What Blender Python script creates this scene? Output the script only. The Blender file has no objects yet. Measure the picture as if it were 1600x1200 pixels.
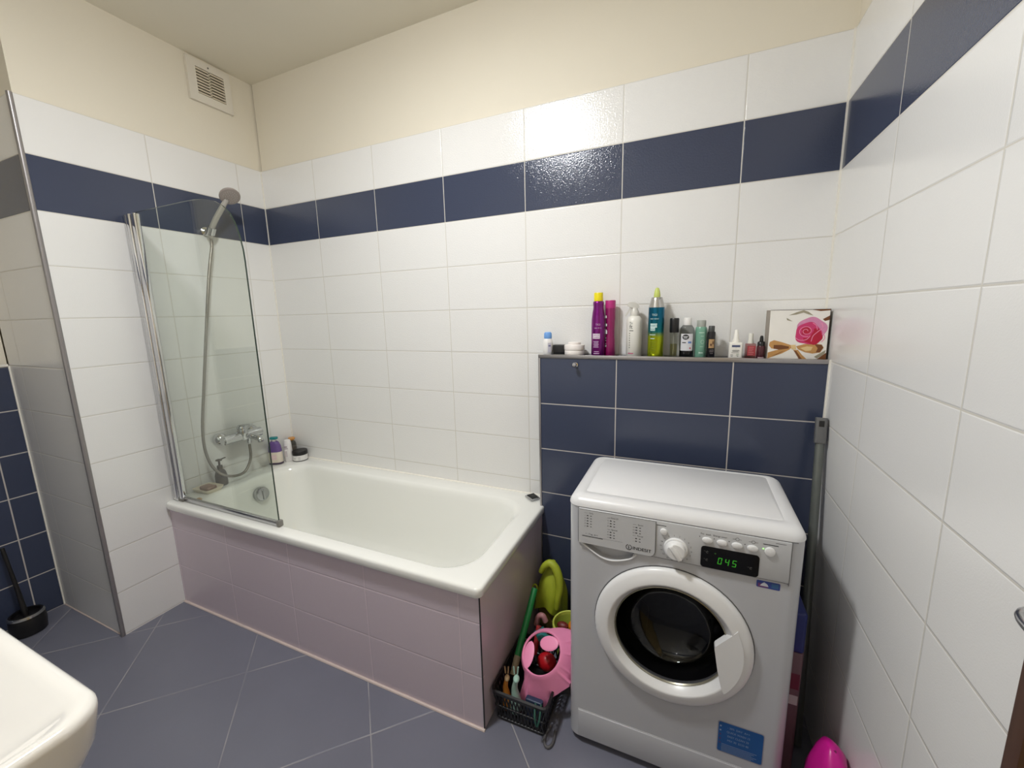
import bpy, bmesh, math, random
from mathutils import Matrix, Vector
random.seed(7)
sc = bpy.context.scene
C = sc.collection
PI = math.pi

# ------------------------------------------------------------------ mesh helpers
def append(bm, tmp, mi=0, M=None):
    bmesh.ops.recalc_face_normals(tmp, faces=tmp.faces)
    vm = {}
    for v in tmp.verts:
        vm[v] = bm.verts.new(M @ v.co if M else v.co)
    for f in tmp.faces:
        try:
            nf = bm.faces.new([vm[v] for v in f.verts])
            nf.material_index = mi if mi is not None else f.material_index
        except ValueError:
            pass
    tmp.free()
    return bm

def BM(): return bmesh.new()

def bx(bm, x0, x1, y0, y1, z0, z1, bev=0, seg=2, mi=0, M=None):
    t = BM()
    vs = [t.verts.new((x, y, z)) for x in (x0, x1) for y in (y0, y1) for z in (z0, z1)]
    for q in ((0,1,3,2),(4,6,7,5),(0,4,5,1),(2,3,7,6),(0,2,6,4),(1,5,7,3)):
        t.faces.new([vs[i] for i in q])
    if bev:
        bmesh.ops.bevel(t, geom=list(t.edges), offset=bev, segments=seg, profile=0.5, affect='EDGES')
    return append(bm, t, mi, M)

def rr(cx, cy, hx, hy, r, n=6):
    r = min(r, hx, hy)
    out = []
    for (sx, sy, a0) in ((1,1,0),(-1,1,90),(-1,-1,180),(1,-1,270)):
        for k in range(n+1):
            a = math.radians(a0 + 90*k/n)
            out.append((cx + sx*(hx-r) + r*math.cos(a), cy + sy*(hy-r) + r*math.sin(a)))
    return out

def loft(bm, rings, cap0=True, cap1=True, mi=0, M=None):
    t = BM()
    R = []
    for ring in rings:
        if len(ring) == 1: R.append([t.verts.new(ring[0])])
        else: R.append([t.verts.new(p) for p in ring])
    for a, b in zip(R, R[1:]):
        n = max(len(a), len(b))
        for i in range(n):
            j = (i+1) % n
            if len(a) == 1: f = [a[0], b[j], b[i]]
            elif len(b) == 1: f = [a[i], a[j], b[0]]
            else: f = [a[i], a[j], b[j], b[i]]
            t.faces.new(f)
    if cap0 and len(R[0]) > 2: t.faces.new(list(reversed(R[0])))
    if cap1 and len(R[-1]) > 2: t.faces.new(R[-1])
    return append(bm, t, mi, M)

def rbox(bm, cx, cy, hx, hy, r, z0, z1, e=0.0, mi=0, n=6, M=None):
    """rounded-corner box, vertical, with edge rounding e at the top and bottom"""
    rings = []
    if e:
        for k in range(5):
            a = PI/2*k/4
            i = e*(1-math.sin(a)); z = z0 + e*(1-math.cos(a))
            rings.append([(x, y, z) for x, y in rr(cx, cy, hx-i, hy-i, max(r-i, .0005), n)])
        for k in range(5):
            a = PI/2*k/4
            i = e*(1-math.cos(a)); z = z1 - e*(1-math.sin(a))
            rings.append([(x, y, z) for x, y in rr(cx, cy, hx-i, hy-i, max(r-i, .0005), n)])
    else:
        rings = [[(x, y, z) for x, y in rr(cx, cy, hx, hy, r, n)] for z in (z0, z1)]
    return loft(bm, rings, mi=mi, M=M)

def lathe(bm, prof, n=28, c=(0,0,0), axis='z', mi=0, M=None, cap=True):
    rings = []
    for r, h in prof:
        pts = []
        for k in range(n if r > 1e-6 else 1):
            a = 2*PI*k/n
            u, v = r*math.cos(a), r*math.sin(a)
            if axis == 'z': p = (c[0]+u, c[1]+v, c[2]+h)
            elif axis == 'y': p = (c[0]+u, c[1]+h, c[2]+v)
            else: p = (c[0]+h, c[1]+u, c[2]+v)
            pts.append(p)
        rings.append(pts)
    return loft(bm, rings, cap0=cap, cap1=cap, mi=mi, M=M)

def crom(pts, k=6):
    P = [Vector(p) for p in pts]
    out = []
    for i in range(len(P)-1):
        p0, p1, p2, p3 = P[max(i-1,0)], P[i], P[i+1], P[min(i+2,len(P)-1)]
        for j in range(k):
            t = j/k
            out.append(0.5*((2*p1)+(p2-p0)*t+(2*p0-5*p1+4*p2-p3)*t*t+(3*p1-p0-3*p2+p3)*t*t*t))
    out.append(P[-1])
    return out

def tube(bm, pts, r, n=10, mi=0, M=None, cap=True):
    P = [Vector(p) for p in pts]
    rs = r if isinstance(r, (list, tuple)) else [r]*len(P)
    rings = []
    T = (P[1]-P[0]).normalized()
    up = Vector((0,0,1)) if abs(T.z) < .9 else Vector((1,0,0))
    N = (up - T*up.dot(T)).normalized()
    for i, p in enumerate(P):
        t = ((P[min(i+1,len(P)-1)] - P[max(i-1,0)])).normalized()
        N = (N - t*N.dot(t)).normalized()
        B = t.cross(N)
        rings.append([tuple(p + rs[i]*(math.cos(2*PI*k/n)*N + math.sin(2*PI*k/n)*B)) for k in range(n)])
    return loft(bm, rings, cap0=cap, cap1=cap, mi=mi, M=M)

def prism(bm, poly, a0, a1, axis='y', mi=0, M=None):
    """2D polygon (u,v) extruded along an axis: 'y' -> (x,z), 'z' -> (x,y), 'x' -> (y,z)"""
    def P(u, v, a):
        return {'y': (u, a, v), 'z': (u, v, a), 'x': (a, u, v)}[axis]
    return loft(bm, [[P(u, v, a0) for u, v in poly], [P(u, v, a1) for u, v in poly]], mi=mi, M=M)

def ellipsoid(bm, c, rx, ry, rz, mi=0, M=None, n=16, m=10):
    rings = []
    for i in range(m+1):
        a = -PI/2 + PI*i/m
        if i in (0, m): rings.append([(c[0], c[1], c[2]+rz*math.sin(a))])
        else: rings.append([(c[0]+rx*math.cos(a)*math.cos(2*PI*k/n), c[1]+ry*math.cos(a)*math.sin(2*PI*k/n), c[2]+rz*math.sin(a)) for k in range(n)])
    return loft(bm, rings, mi=mi, M=M)

def obj(name, bm, mats, parent=None, smooth=40, loc=None):
    me = bpy.data.meshes.new(name)
    bm.to_mesh(me); bm.free()
    if not isinstance(mats, (list, tuple)): mats = [mats]
    for m in mats: me.materials.append(m)
    if smooth:
        me.shade_smooth()
        me.set_sharp_from_angle(angle=math.radians(smooth))
    o = bpy.data.objects.new(name, me)
    C.objects.link(o)
    if parent: o.parent = parent
    if loc: o.location = loc
    return o

def tag(o, label, cat, group=None):
    o['label'] = label; o['category'] = cat
    if group: o['group'] = group
    return o

def thing(name, label, cat, loc=(0,0,0), rotz=0, group=None):
    o = bpy.data.objects.new(name, None); C.objects.link(o)
    o.empty_display_size = .05
    o.location = loc; o.rotation_euler = (0, 0, rotz)
    return tag(o, label, cat, group)

def struct(name, bm, mats, parent=None, smooth=40):
    o = obj(name, bm, mats, parent, smooth)
    o['kind'] = 'structure'
    return o

def bool_cut(bm, cutters):
    """subtract closed meshes from bm; returns a new bmesh"""
    me = bpy.data.meshes.new('tmp'); bm.to_mesh(me); bm.free()
    o = bpy.data.objects.new('tmp', me); C.objects.link(o)
    cs = []
    for cb in cutters:
        cm = bpy.data.meshes.new('tmpc'); cb.to_mesh(cm); cb.free()
        co = bpy.data.objects.new('tmpc', cm); C.objects.link(co); cs.append(co)
        m = o.modifiers.new('b', 'BOOLEAN'); m.operation = 'DIFFERENCE'; m.object = co; m.solver = 'EXACT'
    dg = bpy.context.evaluated_depsgraph_get(); dg.update()
    res = bpy.data.meshes.new_from_object(o.evaluated_get(dg))
    out = BM(); out.from_mesh(res)
    bpy.data.meshes.remove(res)
    for x in [o]+cs:
        m = x.data; bpy.data.objects.remove(x); bpy.data.meshes.remove(m)
    return out

_tc = {}
def text2d(s, size):
    """2D outline triangles of a word, centred on x, baseline at 0"""
    key = s
    if key not in _tc:
        cu = bpy.data.curves.new('t', 'FONT'); cu.body = s; cu.size = 1; cu.align_x = 'CENTER'; cu.resolution_u = 3
        o = bpy.data.objects.new('t', cu); C.objects.link(o)
        dg = bpy.context.evaluated_depsgraph_get(); dg.update()
        me = bpy.data.meshes.new_from_object(o.evaluated_get(dg))
        _tc[key] = ([(v.co.x, v.co.y) for v in me.vertices], [tuple(p.vertices) for p in me.polygons])
        bpy.data.meshes.remove(me); bpy.data.objects.remove(o); bpy.data.curves.remove(cu)
    vs, fs = _tc[key]
    return [(x*size, y*size) for x, y in vs], fs

def put2d(bm, vs, fs, fn, mi=0):
    V = [bm.verts.new(fn(u, v)) for u, v in vs]
    for f in fs:
        try:
            nf = bm.faces.new([V[i] for i in f]); nf.material_index = mi
        except ValueError: pass

def flat_text(bm, s, size, x, z, y, mi=0, sx=1):
    vs, fs = text2d(s, size)
    put2d(bm, [(u*sx, v) for u, v in vs], fs, lambda u, v: (x+u, y, z+v), mi)

def flat_rect(bm, x0, x1, z0, z1, y, mi=0):
    put2d(bm, [(x0,z0),(x1,z0),(x1,z1),(x0,z1)], [(0,1,2,3)], lambda u, v: (u, y, v), mi)

def wrap_text(bm, s, size, R, z, a0=0, mi=0, sx=1, vertical=False):
    vs, fs = text2d(s, size)
    if vertical: vs = [(v, -u) for u, v in vs]
    put2d(bm, [(u*sx, v) for u, v in vs], fs, lambda u, v: (R*math.sin(a0+u/R), -R*math.cos(a0+u/R), z+v), mi)

def wrap_rect(bm, w, z0, z1, R, a0=0, mi=0, n=8):
    for k in range(n):
        u0, u1 = -w/2+w*k/n, -w/2+w*(k+1)/n
        put2d(bm, [(u0,z0),(u1,z0),(u1,z1),(u0,z1)], [(0,1,2,3)], lambda u, v: (R*math.sin(a0+u/R), -R*math.cos(a0+u/R), v), mi)

# ------------------------------------------------------------------ materials
def srgb(r, g, b):
    return tuple(((c/255)/12.92 if c/255 <= .04045 else ((c/255+.055)/1.055)**2.4) for c in (r, g, b)) + (1,)

def mat(name, col, rough=.5, metal=0, spec=.5, coat=0, noise=0, nscale=60, emit=None, es=0, trans=0, bump=0, bscale=200):
    m = bpy.data.materials.new(name); m.use_nodes = True
    nt = m.node_tree; b = nt.nodes['Principled BSDF']
    b.inputs['Base Color'].default_value = col if len(col) == 4 else (*col, 1)
    b.inputs['Roughness'].default_value = rough
    b.inputs['Metallic'].default_value = metal
    b.inputs['Specular IOR Level'].default_value = spec
    b.inputs['Coat Weight'].default_value = coat
    b.inputs['Coat Roughness'].default_value = .08
    b.inputs['Transmission Weight'].default_value = trans
    if emit:
        b.inputs['Emission Color'].default_value = emit; b.inputs['Emission Strength'].default_value = es
    tc = nt.nodes.new('ShaderNodeTexCoord')
    if noise:
        n = nt.nodes.new('ShaderNodeTexNoise'); n.inputs['Scale'].default_value = nscale; n.inputs['Detail'].default_value = 4
        nt.links.new(tc.outputs['Object'], n.inputs['Vector'])
        mx = nt.nodes.new('ShaderNodeMix'); mx.data_type = 'RGBA'
        c = b.inputs['Base Color'].default_value
        mx.inputs['A'].default_value = tuple(x*(1-noise) for x in c[:3]) + (1,)
        mx.inputs['B'].default_value = tuple(min(1, x*(1+noise)) for x in c[:3]) + (1,)
        nt.links.new(n.outputs['Fac'], mx.inputs['Factor'])
        nt.links.new(mx.outputs['Result'], b.inputs['Base Color'])
    if bump:
        n = nt.nodes.new('ShaderNodeTexNoise'); n.inputs['Scale'].default_value = bscale; n.inputs['Detail'].default_value = 3
        nt.links.new(tc.outputs['Object'], n.inputs['Vector'])
        bp = nt.nodes.new('ShaderNodeBump'); bp.inputs['Strength'].default_value = bump; bp.inputs['Distance'].default_value = .002
        nt.links.new(n.outputs['Fac'], bp.inputs['Height']); nt.links.new(bp.outputs['Normal'], b.inputs['Normal'])
    return m

def tile_mat(name, ucoef, vcoef, u0, uw, v0, vw, body, grout, gw=.003, band=None, bandcol=None, rough=.2, vary=.0, peel=.3, pscale=330, gvis=1.0, uline=True, vline=True):
    """rectangular glazed tiles: u = ucoef.p, v = vcoef.p; grout at u0+k*uw, v0+k*vw"""
    m = bpy.data.materials.new(name); m.use_nodes = True
    nt = m.node_tree; N = nt.nodes; L = nt.links
    b = N['Principled BSDF']
    tc = N.new('ShaderNodeTexCoord')
    def dot(c):
        d = N.new('ShaderNodeVectorMath'); d.operation = 'DOT_PRODUCT'
        L.new(tc.outputs['Object'], d.inputs[0]); d.inputs[1].default_value = c
        return d.outputs['Value']
    def M(op, a, bb=None, cc=None):
        n = N.new('ShaderNodeMath'); n.operation = op
        for i, x in enumerate((a, bb, cc)):
            if x is None: continue
            if isinstance(x, (int, float)): n.inputs[i].default_value = x
            else: L.new(x, n.inputs[i])
        return n.outputs[0]
    u = dot(ucoef); v = dot(vcoef)
    pu = M('PINGPONG', M('SUBTRACT', u, u0), uw/2) if uline else None
    pv = M('PINGPONG', M('SUBTRACT', v, v0), vw/2) if vline else None
    d = M('MINIMUM', pu, pv) if (uline and vline) else (pu or pv)
    mr = N.new('ShaderNodeMapRange'); mr.interpolation_type = 'SMOOTHSTEP'
    mr.inputs['From Min'].default_value = gw/2-.0004; mr.inputs['From Max'].default_value = gw/2+.0006
    mr.inputs['To Min'].default_value = 1; mr.inputs['To Max'].default_value = 0
    L.new(d, mr.inputs['Value'])
    g = mr.outputs['Result']
    def mixc(f, A, B):
        mx = N.new('ShaderNodeMix'); mx.data_type = 'RGBA'
        if isinstance(f, (int, float)): mx.inputs['Factor'].default_value = f
        else: L.new(f, mx.inputs['Factor'])
        for k, x in (('A', A), ('B', B)):
            if isinstance(x, tuple): mx.inputs[k].default_value = x
            else: L.new(x, mx.inputs[k])
        return mx.outputs['Result']
    col = body
    if vary:
        ns = N.new('ShaderNodeTexNoise'); ns.inputs['Scale'].default_value = 3.5; ns.inputs['Detail'].default_value = 5
        L.new(tc.outputs['Object'], ns.inputs['Vector'])
        col = mixc(ns.outputs['Fac'], tuple(x*(1-vary) for x in body[:3])+(1,), tuple(x*(1+vary) for x in body[:3])+(1,))
    if band:
        w = M('LESS_THAN', M('ABSOLUTE', M('SUBTRACT', v, (band[0]+band[1])/2)), (band[1]-band[0])/2)
        col = mixc(w, col, bandcol)
    if gvis < 1:
        g2 = N.new('ShaderNodeTexNoise'); g2.inputs['Scale'].default_value = 5
        L.new(tc.outputs['Object'], g2.inputs['Vector'])
        mr2 = N.new('ShaderNodeMapRange'); mr2.inputs['From Min'].default_value = .42; mr2.inputs['From Max'].default_value = .6
        mr2.inputs['To Min'].default_value = gvis; mr2.inputs['To Max'].default_value = 1
        L.new(g2.outputs['Fac'], mr2.inputs['Value'])
        gc = M('MULTIPLY', g, mr2.outputs['Result'])
    else: gc = g
    col = mixc(gc, col, grout)
    L.new(col, b.inputs['Base Color'])
    r = M('MULTIPLY_ADD', g, .55, rough)
    L.new(r, b.inputs['Roughness'])
    n2 = N.new('ShaderNodeTexNoise'); n2.inputs['Scale'].default_value = pscale; n2.inputs['Detail'].default_value = 2
    L.new(tc.outputs['Object'], n2.inputs['Vector'])
    soft = N.new('ShaderNodeMapRange'); soft.interpolation_type = 'SMOOTHSTEP'
    soft.inputs['From Min'].default_value = gw/2; soft.inputs['From Max'].default_value = gw/2+.0025
    L.new(d, soft.inputs['Value'])
    hgt = M('ADD', M('MULTIPLY', n2.outputs['Fac'], peel), M('MULTIPLY', soft.outputs['Result'], 1.0))
    bp = N.new('ShaderNodeBump'); bp.inputs['Strength'].default_value = .55; bp.inputs['Distance'].default_value = .0012
    L.new(hgt, bp.inputs['Height']); L.new(bp.outputs['Normal'], b.inputs['Normal'])
    return m

WHITE = srgb(229, 228, 226)
GROUT = srgb(205, 201, 192)
NAVY = srgb(60, 67, 88)
BAND = dict(band=(1.805, 2.005), bandcol=NAVY)
X, Y, Z = (1,0,0), (0,1,0), (0,0,1)
T_BACK = tile_mat('back wall tiles', X, Z, .3978, .4, 1.805, .2, WHITE, GROUT, rough=.13, peel=1.25, pscale=180, **BAND)
T_SIDE_L = tile_mat('left wall tiles', Y, Z, -.1402, .4, 1.805, .2, WHITE, GROUT, **BAND)
T_RET = tile_mat('return wall tiles', X, Z, -.432, .4, 1.805, .2, WHITE, GROUT, **BAND)
T_SIDE_R = tile_mat('right wall tiles', Y, Z, -.4, .4, 1.805, .2, WHITE, GROUT, **BAND)
T_FRONT = tile_mat('front wall tiles', X, Z, .3, .4, 1.805, .2, WHITE, GROUT, **BAND)
NG = srgb(190, 184, 178)
T_LEDGE = tile_mat('navy ledge tiles', X, Z, 2.0055, .4, 1.002, .2, NAVY, NG, gw=.0036)
T_LEDGETOP = tile_mat('navy ledge top tiles', X, Y, 2.0055, .4, 5.0, 20, NAVY, NG, gw=.003)
T_ALC = tile_mat('navy alcove tiles', Y, Z, -1.03, .4, 1.0, .2, NAVY, NG, gw=.0045)
MAUVE = srgb(204, 190, 199)
T_BATH = tile_mat('mauve bath tiles', X, Z, .41, .4, .2, .2, MAUVE, srgb(212, 196, 204), gw=.0032)
T_BATHS = tile_mat('mauve bath side tiles', Y, Z, -.17, 20, 5, 20, MAUVE, srgb(196, 180, 188), gw=.0025)
q = math.sqrt(.5)
T_FLOOR = tile_mat('slate floor tiles', (q,q,0), (q,-q,0), -.145*q, .45, 1.556*q, .45, srgb(112, 113, 126), srgb(160, 157, 158), gw=.0034, rough=.34, vary=.1, peel=.15, gvis=.25)
PLASTER = mat('cream plaster', srgb(226, 219, 203), .85, noise=.02, nscale=4, bump=.15, bscale=90)
CEIL = mat('ceiling plaster', srgb(228, 222, 206), .9, noise=.02, nscale=4)
SILICONE = mat('white silicone', srgb(232, 228, 218), .5, noise=.05, nscale=40)
SILPINK = mat('beige silicone', srgb(205, 189, 182), .5, noise=.1, nscale=30)
ALU = mat('brushed aluminium', srgb(176, 172, 172), .3, 1, noise=.05)
GREYTRIM = mat('grey edge trim', srgb(150, 146, 146), .35, .6, noise=.05)
CHROME = mat('chrome', srgb(214, 214, 216), .08, 1, noise=.02, nscale=20)
CHROME2 = mat('satin chrome', srgb(190, 190, 192), .22, 1, noise=.03, nscale=30)
ENAMEL = mat('white enamel', srgb(236, 236, 231), .08, coat=.6, noise=.008, nscale=3)
CERAMIC = mat('white ceramic', srgb(226, 223, 217), .09, coat=.6, noise=.008, nscale=3)
APPL = mat('shaded white appliance enamel', srgb(186, 187, 191), .25, coat=.3, noise=.008, nscale=5)  # greyed: grazing shade on the white front is put into the colour
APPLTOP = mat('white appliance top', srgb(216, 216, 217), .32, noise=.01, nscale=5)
PANELG = mat('dimmed panel plastic', srgb(190, 191, 193), .4, noise=.01, nscale=8)  # panel's weaker lighting is put into this greyer base colour
RINGM = mat('door ring plastic', srgb(226, 226, 226), .3, noise=.008, nscale=5)
BLACK = mat('black plastic', srgb(22, 21, 22), .35, noise=.15, nscale=40)
BLACKG = mat('black gloss', srgb(8, 8, 9), .12, noise=.1, nscale=20)
RUBBER = mat('dark rubber', srgb(45, 45, 47), .6, noise=.1)
INK = mat('dark print', srgb(48, 48, 50), .6, noise=.05)
INKW = mat('white print', srgb(228, 226, 228), .5, noise=.03)
LEDG = mat('green lit segments', srgb(20, 60, 20), .4, emit=srgb(90, 255, 60), es=.22)
LEDD = mat('dim green indicator', srgb(30, 60, 25), .4, emit=srgb(80, 160, 50), es=.12)
STEEL = mat('drum steel', srgb(120, 120, 122), .35, 1, noise=.1, nscale=80)
DARKIN = mat('dark drum interior', srgb(34, 33, 34), .5, noise=.1)

def glass_mat(name, tint, fac_boost=1.0, rough=.0, ior=1.5):
    m = bpy.data.materials.new(name); m.use_nodes = True
    nt = m.node_tree; N = nt.nodes; L = nt.links
    for n in list(N):
        if n.type == 'BSDF_PRINCIPLED': N.remove(n)
    out = [n for n in N if n.type == 'OUTPUT_MATERIAL'][0]
    tr = N.new('ShaderNodeBsdfTransparent'); tr.inputs['Color'].default_value = tint
    gl = N.new('ShaderNodeBsdfGlossy'); gl.inputs['Roughness'].default_value = rough
    fr = N.new('ShaderNodeFresnel')
    # a thin pane: the same reflectance from either side
    geo = N.new('ShaderNodeNewGeometry'); mi_ = N.new('ShaderNodeMapRange')
    mi_.inputs['To Min'].default_value = ior; mi_.inputs['To Max'].default_value = 1/ior
    L.new(geo.outputs['Backfacing'], mi_.inputs['Value']); L.new(mi_.outputs['Result'], fr.inputs['IOR'])
    # faint water-spot variation of the tint
    tc = N.new('ShaderNodeTexCoord'); ns = N.new('ShaderNodeTexNoise'); ns.inputs['Scale'].default_value = 6
    L.new(tc.outputs['Object'], ns.inputs['Vector'])
    mx = N.new('ShaderNodeMix'); mx.data_type = 'RGBA'
    mx.inputs['A'].default_value = tuple(c*.98 for c in tint[:3]) + (1,); mx.inputs['B'].default_value = tint
    L.new(ns.outputs['Fac'], mx.inputs['Factor']); L.new(mx.outputs['Result'], tr.inputs['Color'])
    ms = N.new('ShaderNodeMixShader')
    L.new(fr.outputs['Fac'], ms.inputs['Fac']); L.new(tr.outputs[0], ms.inputs[1]); L.new(gl.outputs[0], ms.inputs[2])
    L.new(ms.outputs[0], out.inputs['Surface'])
    return m
GLASS = glass_mat('clear screen glass', (.935, .96, .935, 1))
GLASSEDGE = mat('green glass edge', srgb(42, 54, 46), .15, noise=.1)
DOORGLASS = glass_mat('smoked door glass', (.30, .30, .31, 1))
CLEARP = glass_mat('clear plastic', (.86, .87, .84, 1))
CLEARG = glass_mat('greyish clear plastic', (.62, .63, .62, 1))

# ------------------------------------------------------------------ the room
W = 2.68; H = 2.65; FY = -2.0; LX = -.553; RY = -.935; TT = 2.205
struct('floor', bx(BM(), LX-.1, W+.1, FY-.1, .1, -.1, 0), T_FLOOR)
struct('ceiling', bx(BM(), LX-.1, W+.1, FY-.1, .1, H, H+.1), CEIL)
w = struct('wall_back', bx(BM(), 0, W+.1, .008, .12, 0, H), PLASTER)
struct('tile_cladding', bx(BM(), 0, W, 0, .008, 0, TT), T_BACK, w)
w = struct('wall_left', bx(BM(), LX-.1, -.008, RY+.008, .12, 0, H), PLASTER)
struct('tile_cladding', bx(BM(), -.008, 0, RY, 0, 0, TT), T_SIDE_L, w)
struct('return_tile_cladding', bx(BM(), LX, -.008, RY, RY+.008, 0, TT), T_RET, w)
w = struct('wall_right', bx(BM(), W+.008, W+.12, FY-.1, .008, 0, H), PLASTER)
struct('tile_cladding', bx(BM(), W, W+.008, FY, 0, 0, TT), T_SIDE_R, w)
w = struct('wall_front', bx(BM(), LX-.1, W+.008, FY-.1, FY-.008, 0, H), PLASTER)
struct('tile_cladding', bx(BM(), LX, W, FY-.008, FY, 0, TT), T_FRONT, w)
struct('wall_alcove', bx(BM(), LX-.1, LX-.02, FY, RY, 0, H), PLASTER)
b = bx(BM(), LX-.02, LX, FY, RY, 0, 1.205)
struct('wall_alcove_tiles', b, T_ALC)
struct('wall_ledge', bx(bx(BM(), 1.69, W, -.1, 0, 0, 1.2045), 1.69, W, -.1, 0, 1.2045, 1.205, mi=1), [T_LEDGE, T_LEDGETOP])
# bath apron: tiled front and end panels
struct('wall_bath_front', bx(BM(), 0, 1.689, -.69, -.676, 0, .503), T_BATH)
struct('wall_bath_end', bx(BM(), 1.675, 1.689, -.676, -.1, 0, .503), T_BATHS)
# trims
struct('trim_1', rbox(BM(), -.004, RY-.001, .008, .008, .006, 0, TT), GREYTRIM)
b = bx(BM(), 1.684, W, -.104, -.092, 1.196, 1.211, .002)
struct('trim_2', b, ALU)
struct('trim_3', bx(BM(), 1.684, 1.693, -.104, -.094, 0, 1.196, .0015), ALU)
struct('trim_4', tube(BM(), [(.002,-.693,.001),(1.692,-.693,.001)], .006, 8), SILPINK)
struct('trim_5', bx(BM(), 0, .004, -.004, 0, .54, TT), SILICONE)
struct('trim_6', bx(BM(), W-.005, W, -.005, 0, 1.211, TT), SILICONE)
struct('trim_7', bx(BM(), W-.005, W, -.106, -.1, 0, 1.211), SILICONE)
struct('trim_8', tube(BM(), [(-.553,RY-.001,.001),(.0,RY-.001,.001)], .003, 8), SILPINK)
struct('trim_9', bx(BM(), LX, LX+.004, RY-.005, RY, 0, 1.205), SILICONE)
struct('trim_10', bx(BM(), 1.687, 1.691, -.6915, -.6885, 0.003, .50), RUBBER)
struct('trim_11', tube(BM(), [(.003,-.003,.534),(1.684,-.003,.534)], .006, 8), SILICONE)
struct('trim_12', bx(BM(), LX, LX+.006, FY, RY-.004, 1.202, 1.212), SILICONE)

# dark wooden door in the right wall, near the camera
WOOD = mat('dark brown wood', srgb(78, 52, 40), .45, noise=.35, nscale=14)
HONEY = mat('honey coloured wood', srgb(206, 176, 112), .5, noise=.3, nscale=12)
d = bx(BM(), 2.667, 2.679, -1.87, -1.077, 0.005, 2.05)
dr = struct('door_1', d, HONEY)
b = bx(BM(), 2.655, 2.6795, -1.077, -1.054, 0, 2.08, .001)
bx(b, 2.655, 2.6795, -1.893, -1.87, 0, 2.08, .001)
bx(b, 2.655, 2.6795, -1.893, -1.054, 2.05, 2.08, .001)
struct('door_frame', b, WOOD, dr)
b = BM()
lathe(b, [(0,0),(.026,0),(.026,-.008),(0,-.008)], 24, (2.667,-1.112,1.043), 'x')
tube(b, crom([(2.66,-1.112,1.043),(2.628,-1.112,1.043),(2.614,-1.116,1.043),(2.607,-1.130,1.043),(2.605,-1.165,1.042),(2.605,-1.235,1.040)], 5), .0085, 12)
obj('door_handle', b, CHROME2, dr)

# ceiling lamp (just above the frame; its light and reflection are what the photo shows)
LAMP = (1.40, -1.16, H)
t = thing('ceiling_lamp', 'round white flush ceiling lamp in the middle of the bathroom ceiling', 'lamp', LAMP)
obj('base', lathe(BM(), [(0,0),(.12,0),(.122,-.035),(.118,-.05),(.112,-.05),(.112,-.03),(0,-.03)], 40), APPL, t)
LAMPM = mat('lit opal glass', (.9,.9,.88), .4, emit=(.985, 1.0, 1.01, 1), es=246)
obj('diffuser', lathe(BM(), [(.111,-.045),(.110,-.057),(.104,-.065),(.08,-.071),(.04,-.074),(0,-.0745)], 40, cap=False), LAMPM, t)

# ------------------------------------------------------------------ bath
t = thing('bathtub', 'white built-in bathtub with smooth wide rim inside mauve tiled apron', 'bathtub', (.85,-.35,0))
O = Vector((.85,-.35,0))
def R(x0, x1, y0, y1, r, z): return [(x-O.x, y-O.y, z) for x, y in rr((x0+x1)/2, (y0+y1)/2, (x1-x0)/2, (y1-y0)/2, r, 10)]
rings = [R(.0,1.70,-.705,-.0005,.022,.503), R(.0,1.702,-.707,-.0005,.024,.506), R(.0,1.702,-.707,-.0005,.024,.527),
         R(.001,1.7005,-.7055,-.001,.023,.5315), R(.003,1.6975,-.7025,-.003,.022,.5345), R(.008,1.692,-.697,-.007,.02,.536),
         R(.11,1.632,-.658,-.085,.13,.5365), R(.118,1.624,-.652,-.092,.135,.5345), R(.126,1.614,-.645,-.100,.14,.528), R(.134,1.604,-.639,-.107,.14,.515), R(.140,1.590,-.635,-.112,.14,.49),
         R(.165,1.50,-.617,-.13,.14,.36), R(.185,1.42,-.602,-.145,.14,.25), R(.20,1.36,-.59,-.155,.14,.19), R(.225,1.31,-.57,-.175,.13,.155), R(.27,1.25,-.53,-.215,.11,.138), R(.45,1.05,-.44,-.30,.06,.132)]
obj('tub_shell', loft(BM(), rings, cap0=False), ENAMEL, t, smooth=60)
# overflow and waste knob on the foot end
b = BM()
Mo = Matrix.Translation(Vector((.142,-.345,.445))-O) @ Matrix.Rotation(math.radians(-8), 4, 'Y')
lathe(b, [(0,0),(.036,0),(.038,.006),(.038,.028),(.034,.036),(.02,.039),(0,.039)], 32, (0,0,0), 'x', M=Mo)
bx(b, .038, .046, -.006, .006, -.03, .03, .003, M=Mo)
obj('overflow_plate', b, CHROME2, t)
obj('drain', lathe(BM(), [(0,.134),(.03,.134),(.034,.1345),(.03,.139),(0,.1395)], 24, (.5-O.x,-.37-O.y,0)), CHROME, t)

# shower screen
t = thing('shower_screen', 'clear glass bath screen with rounded top corner and chrome wall profile', 'shower screen', (0,-.66,.538))
for name, x0, x1, y0, y1 in (('wall_profile', .001, .024, -.012, .012), ('hinge_profile', .027, .054, -.016, .010), ('glass_profile', .058, .088, -.012, .012)):
    b = BM(); rbox(b, (x0+x1)/2, (y0+y1)/2, (x1-x0)/2, (y1-y0)/2, .008, 0.0, 1.302, .002)
    obj(name, b, CHROME, t)
b = BM()
for xx in (.0255, .056): bx(b, xx-.0022, xx+.0022, -.007, .007, .002, 1.298)
obj('hinge_gap', b, RUBBER, t)
def pane(ins=0):
    p = [(.084, .012), (.74-ins, .012)]
    p += [(.74-ins, 1.06)]
    for (x, z) in ((.738,1.10),(.728,1.15),(.712,1.195),(.688,1.235),(.655,1.263),(.61,1.285),(.56,1.298),(.50,1.304),(.43,1.306),(.09,1.306)):
        p.append((min(x, .74-ins), z-ins))
    p[-1] = (.084, 1.306-ins)
    return p
b = prism(BM(), pane(), -.003, .003, 'y')
b.faces.ensure_lookup_table()
for f in b.faces:
    f.normal_update()
    if abs(f.normal.y) < .5: f.material_index = 1
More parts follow.
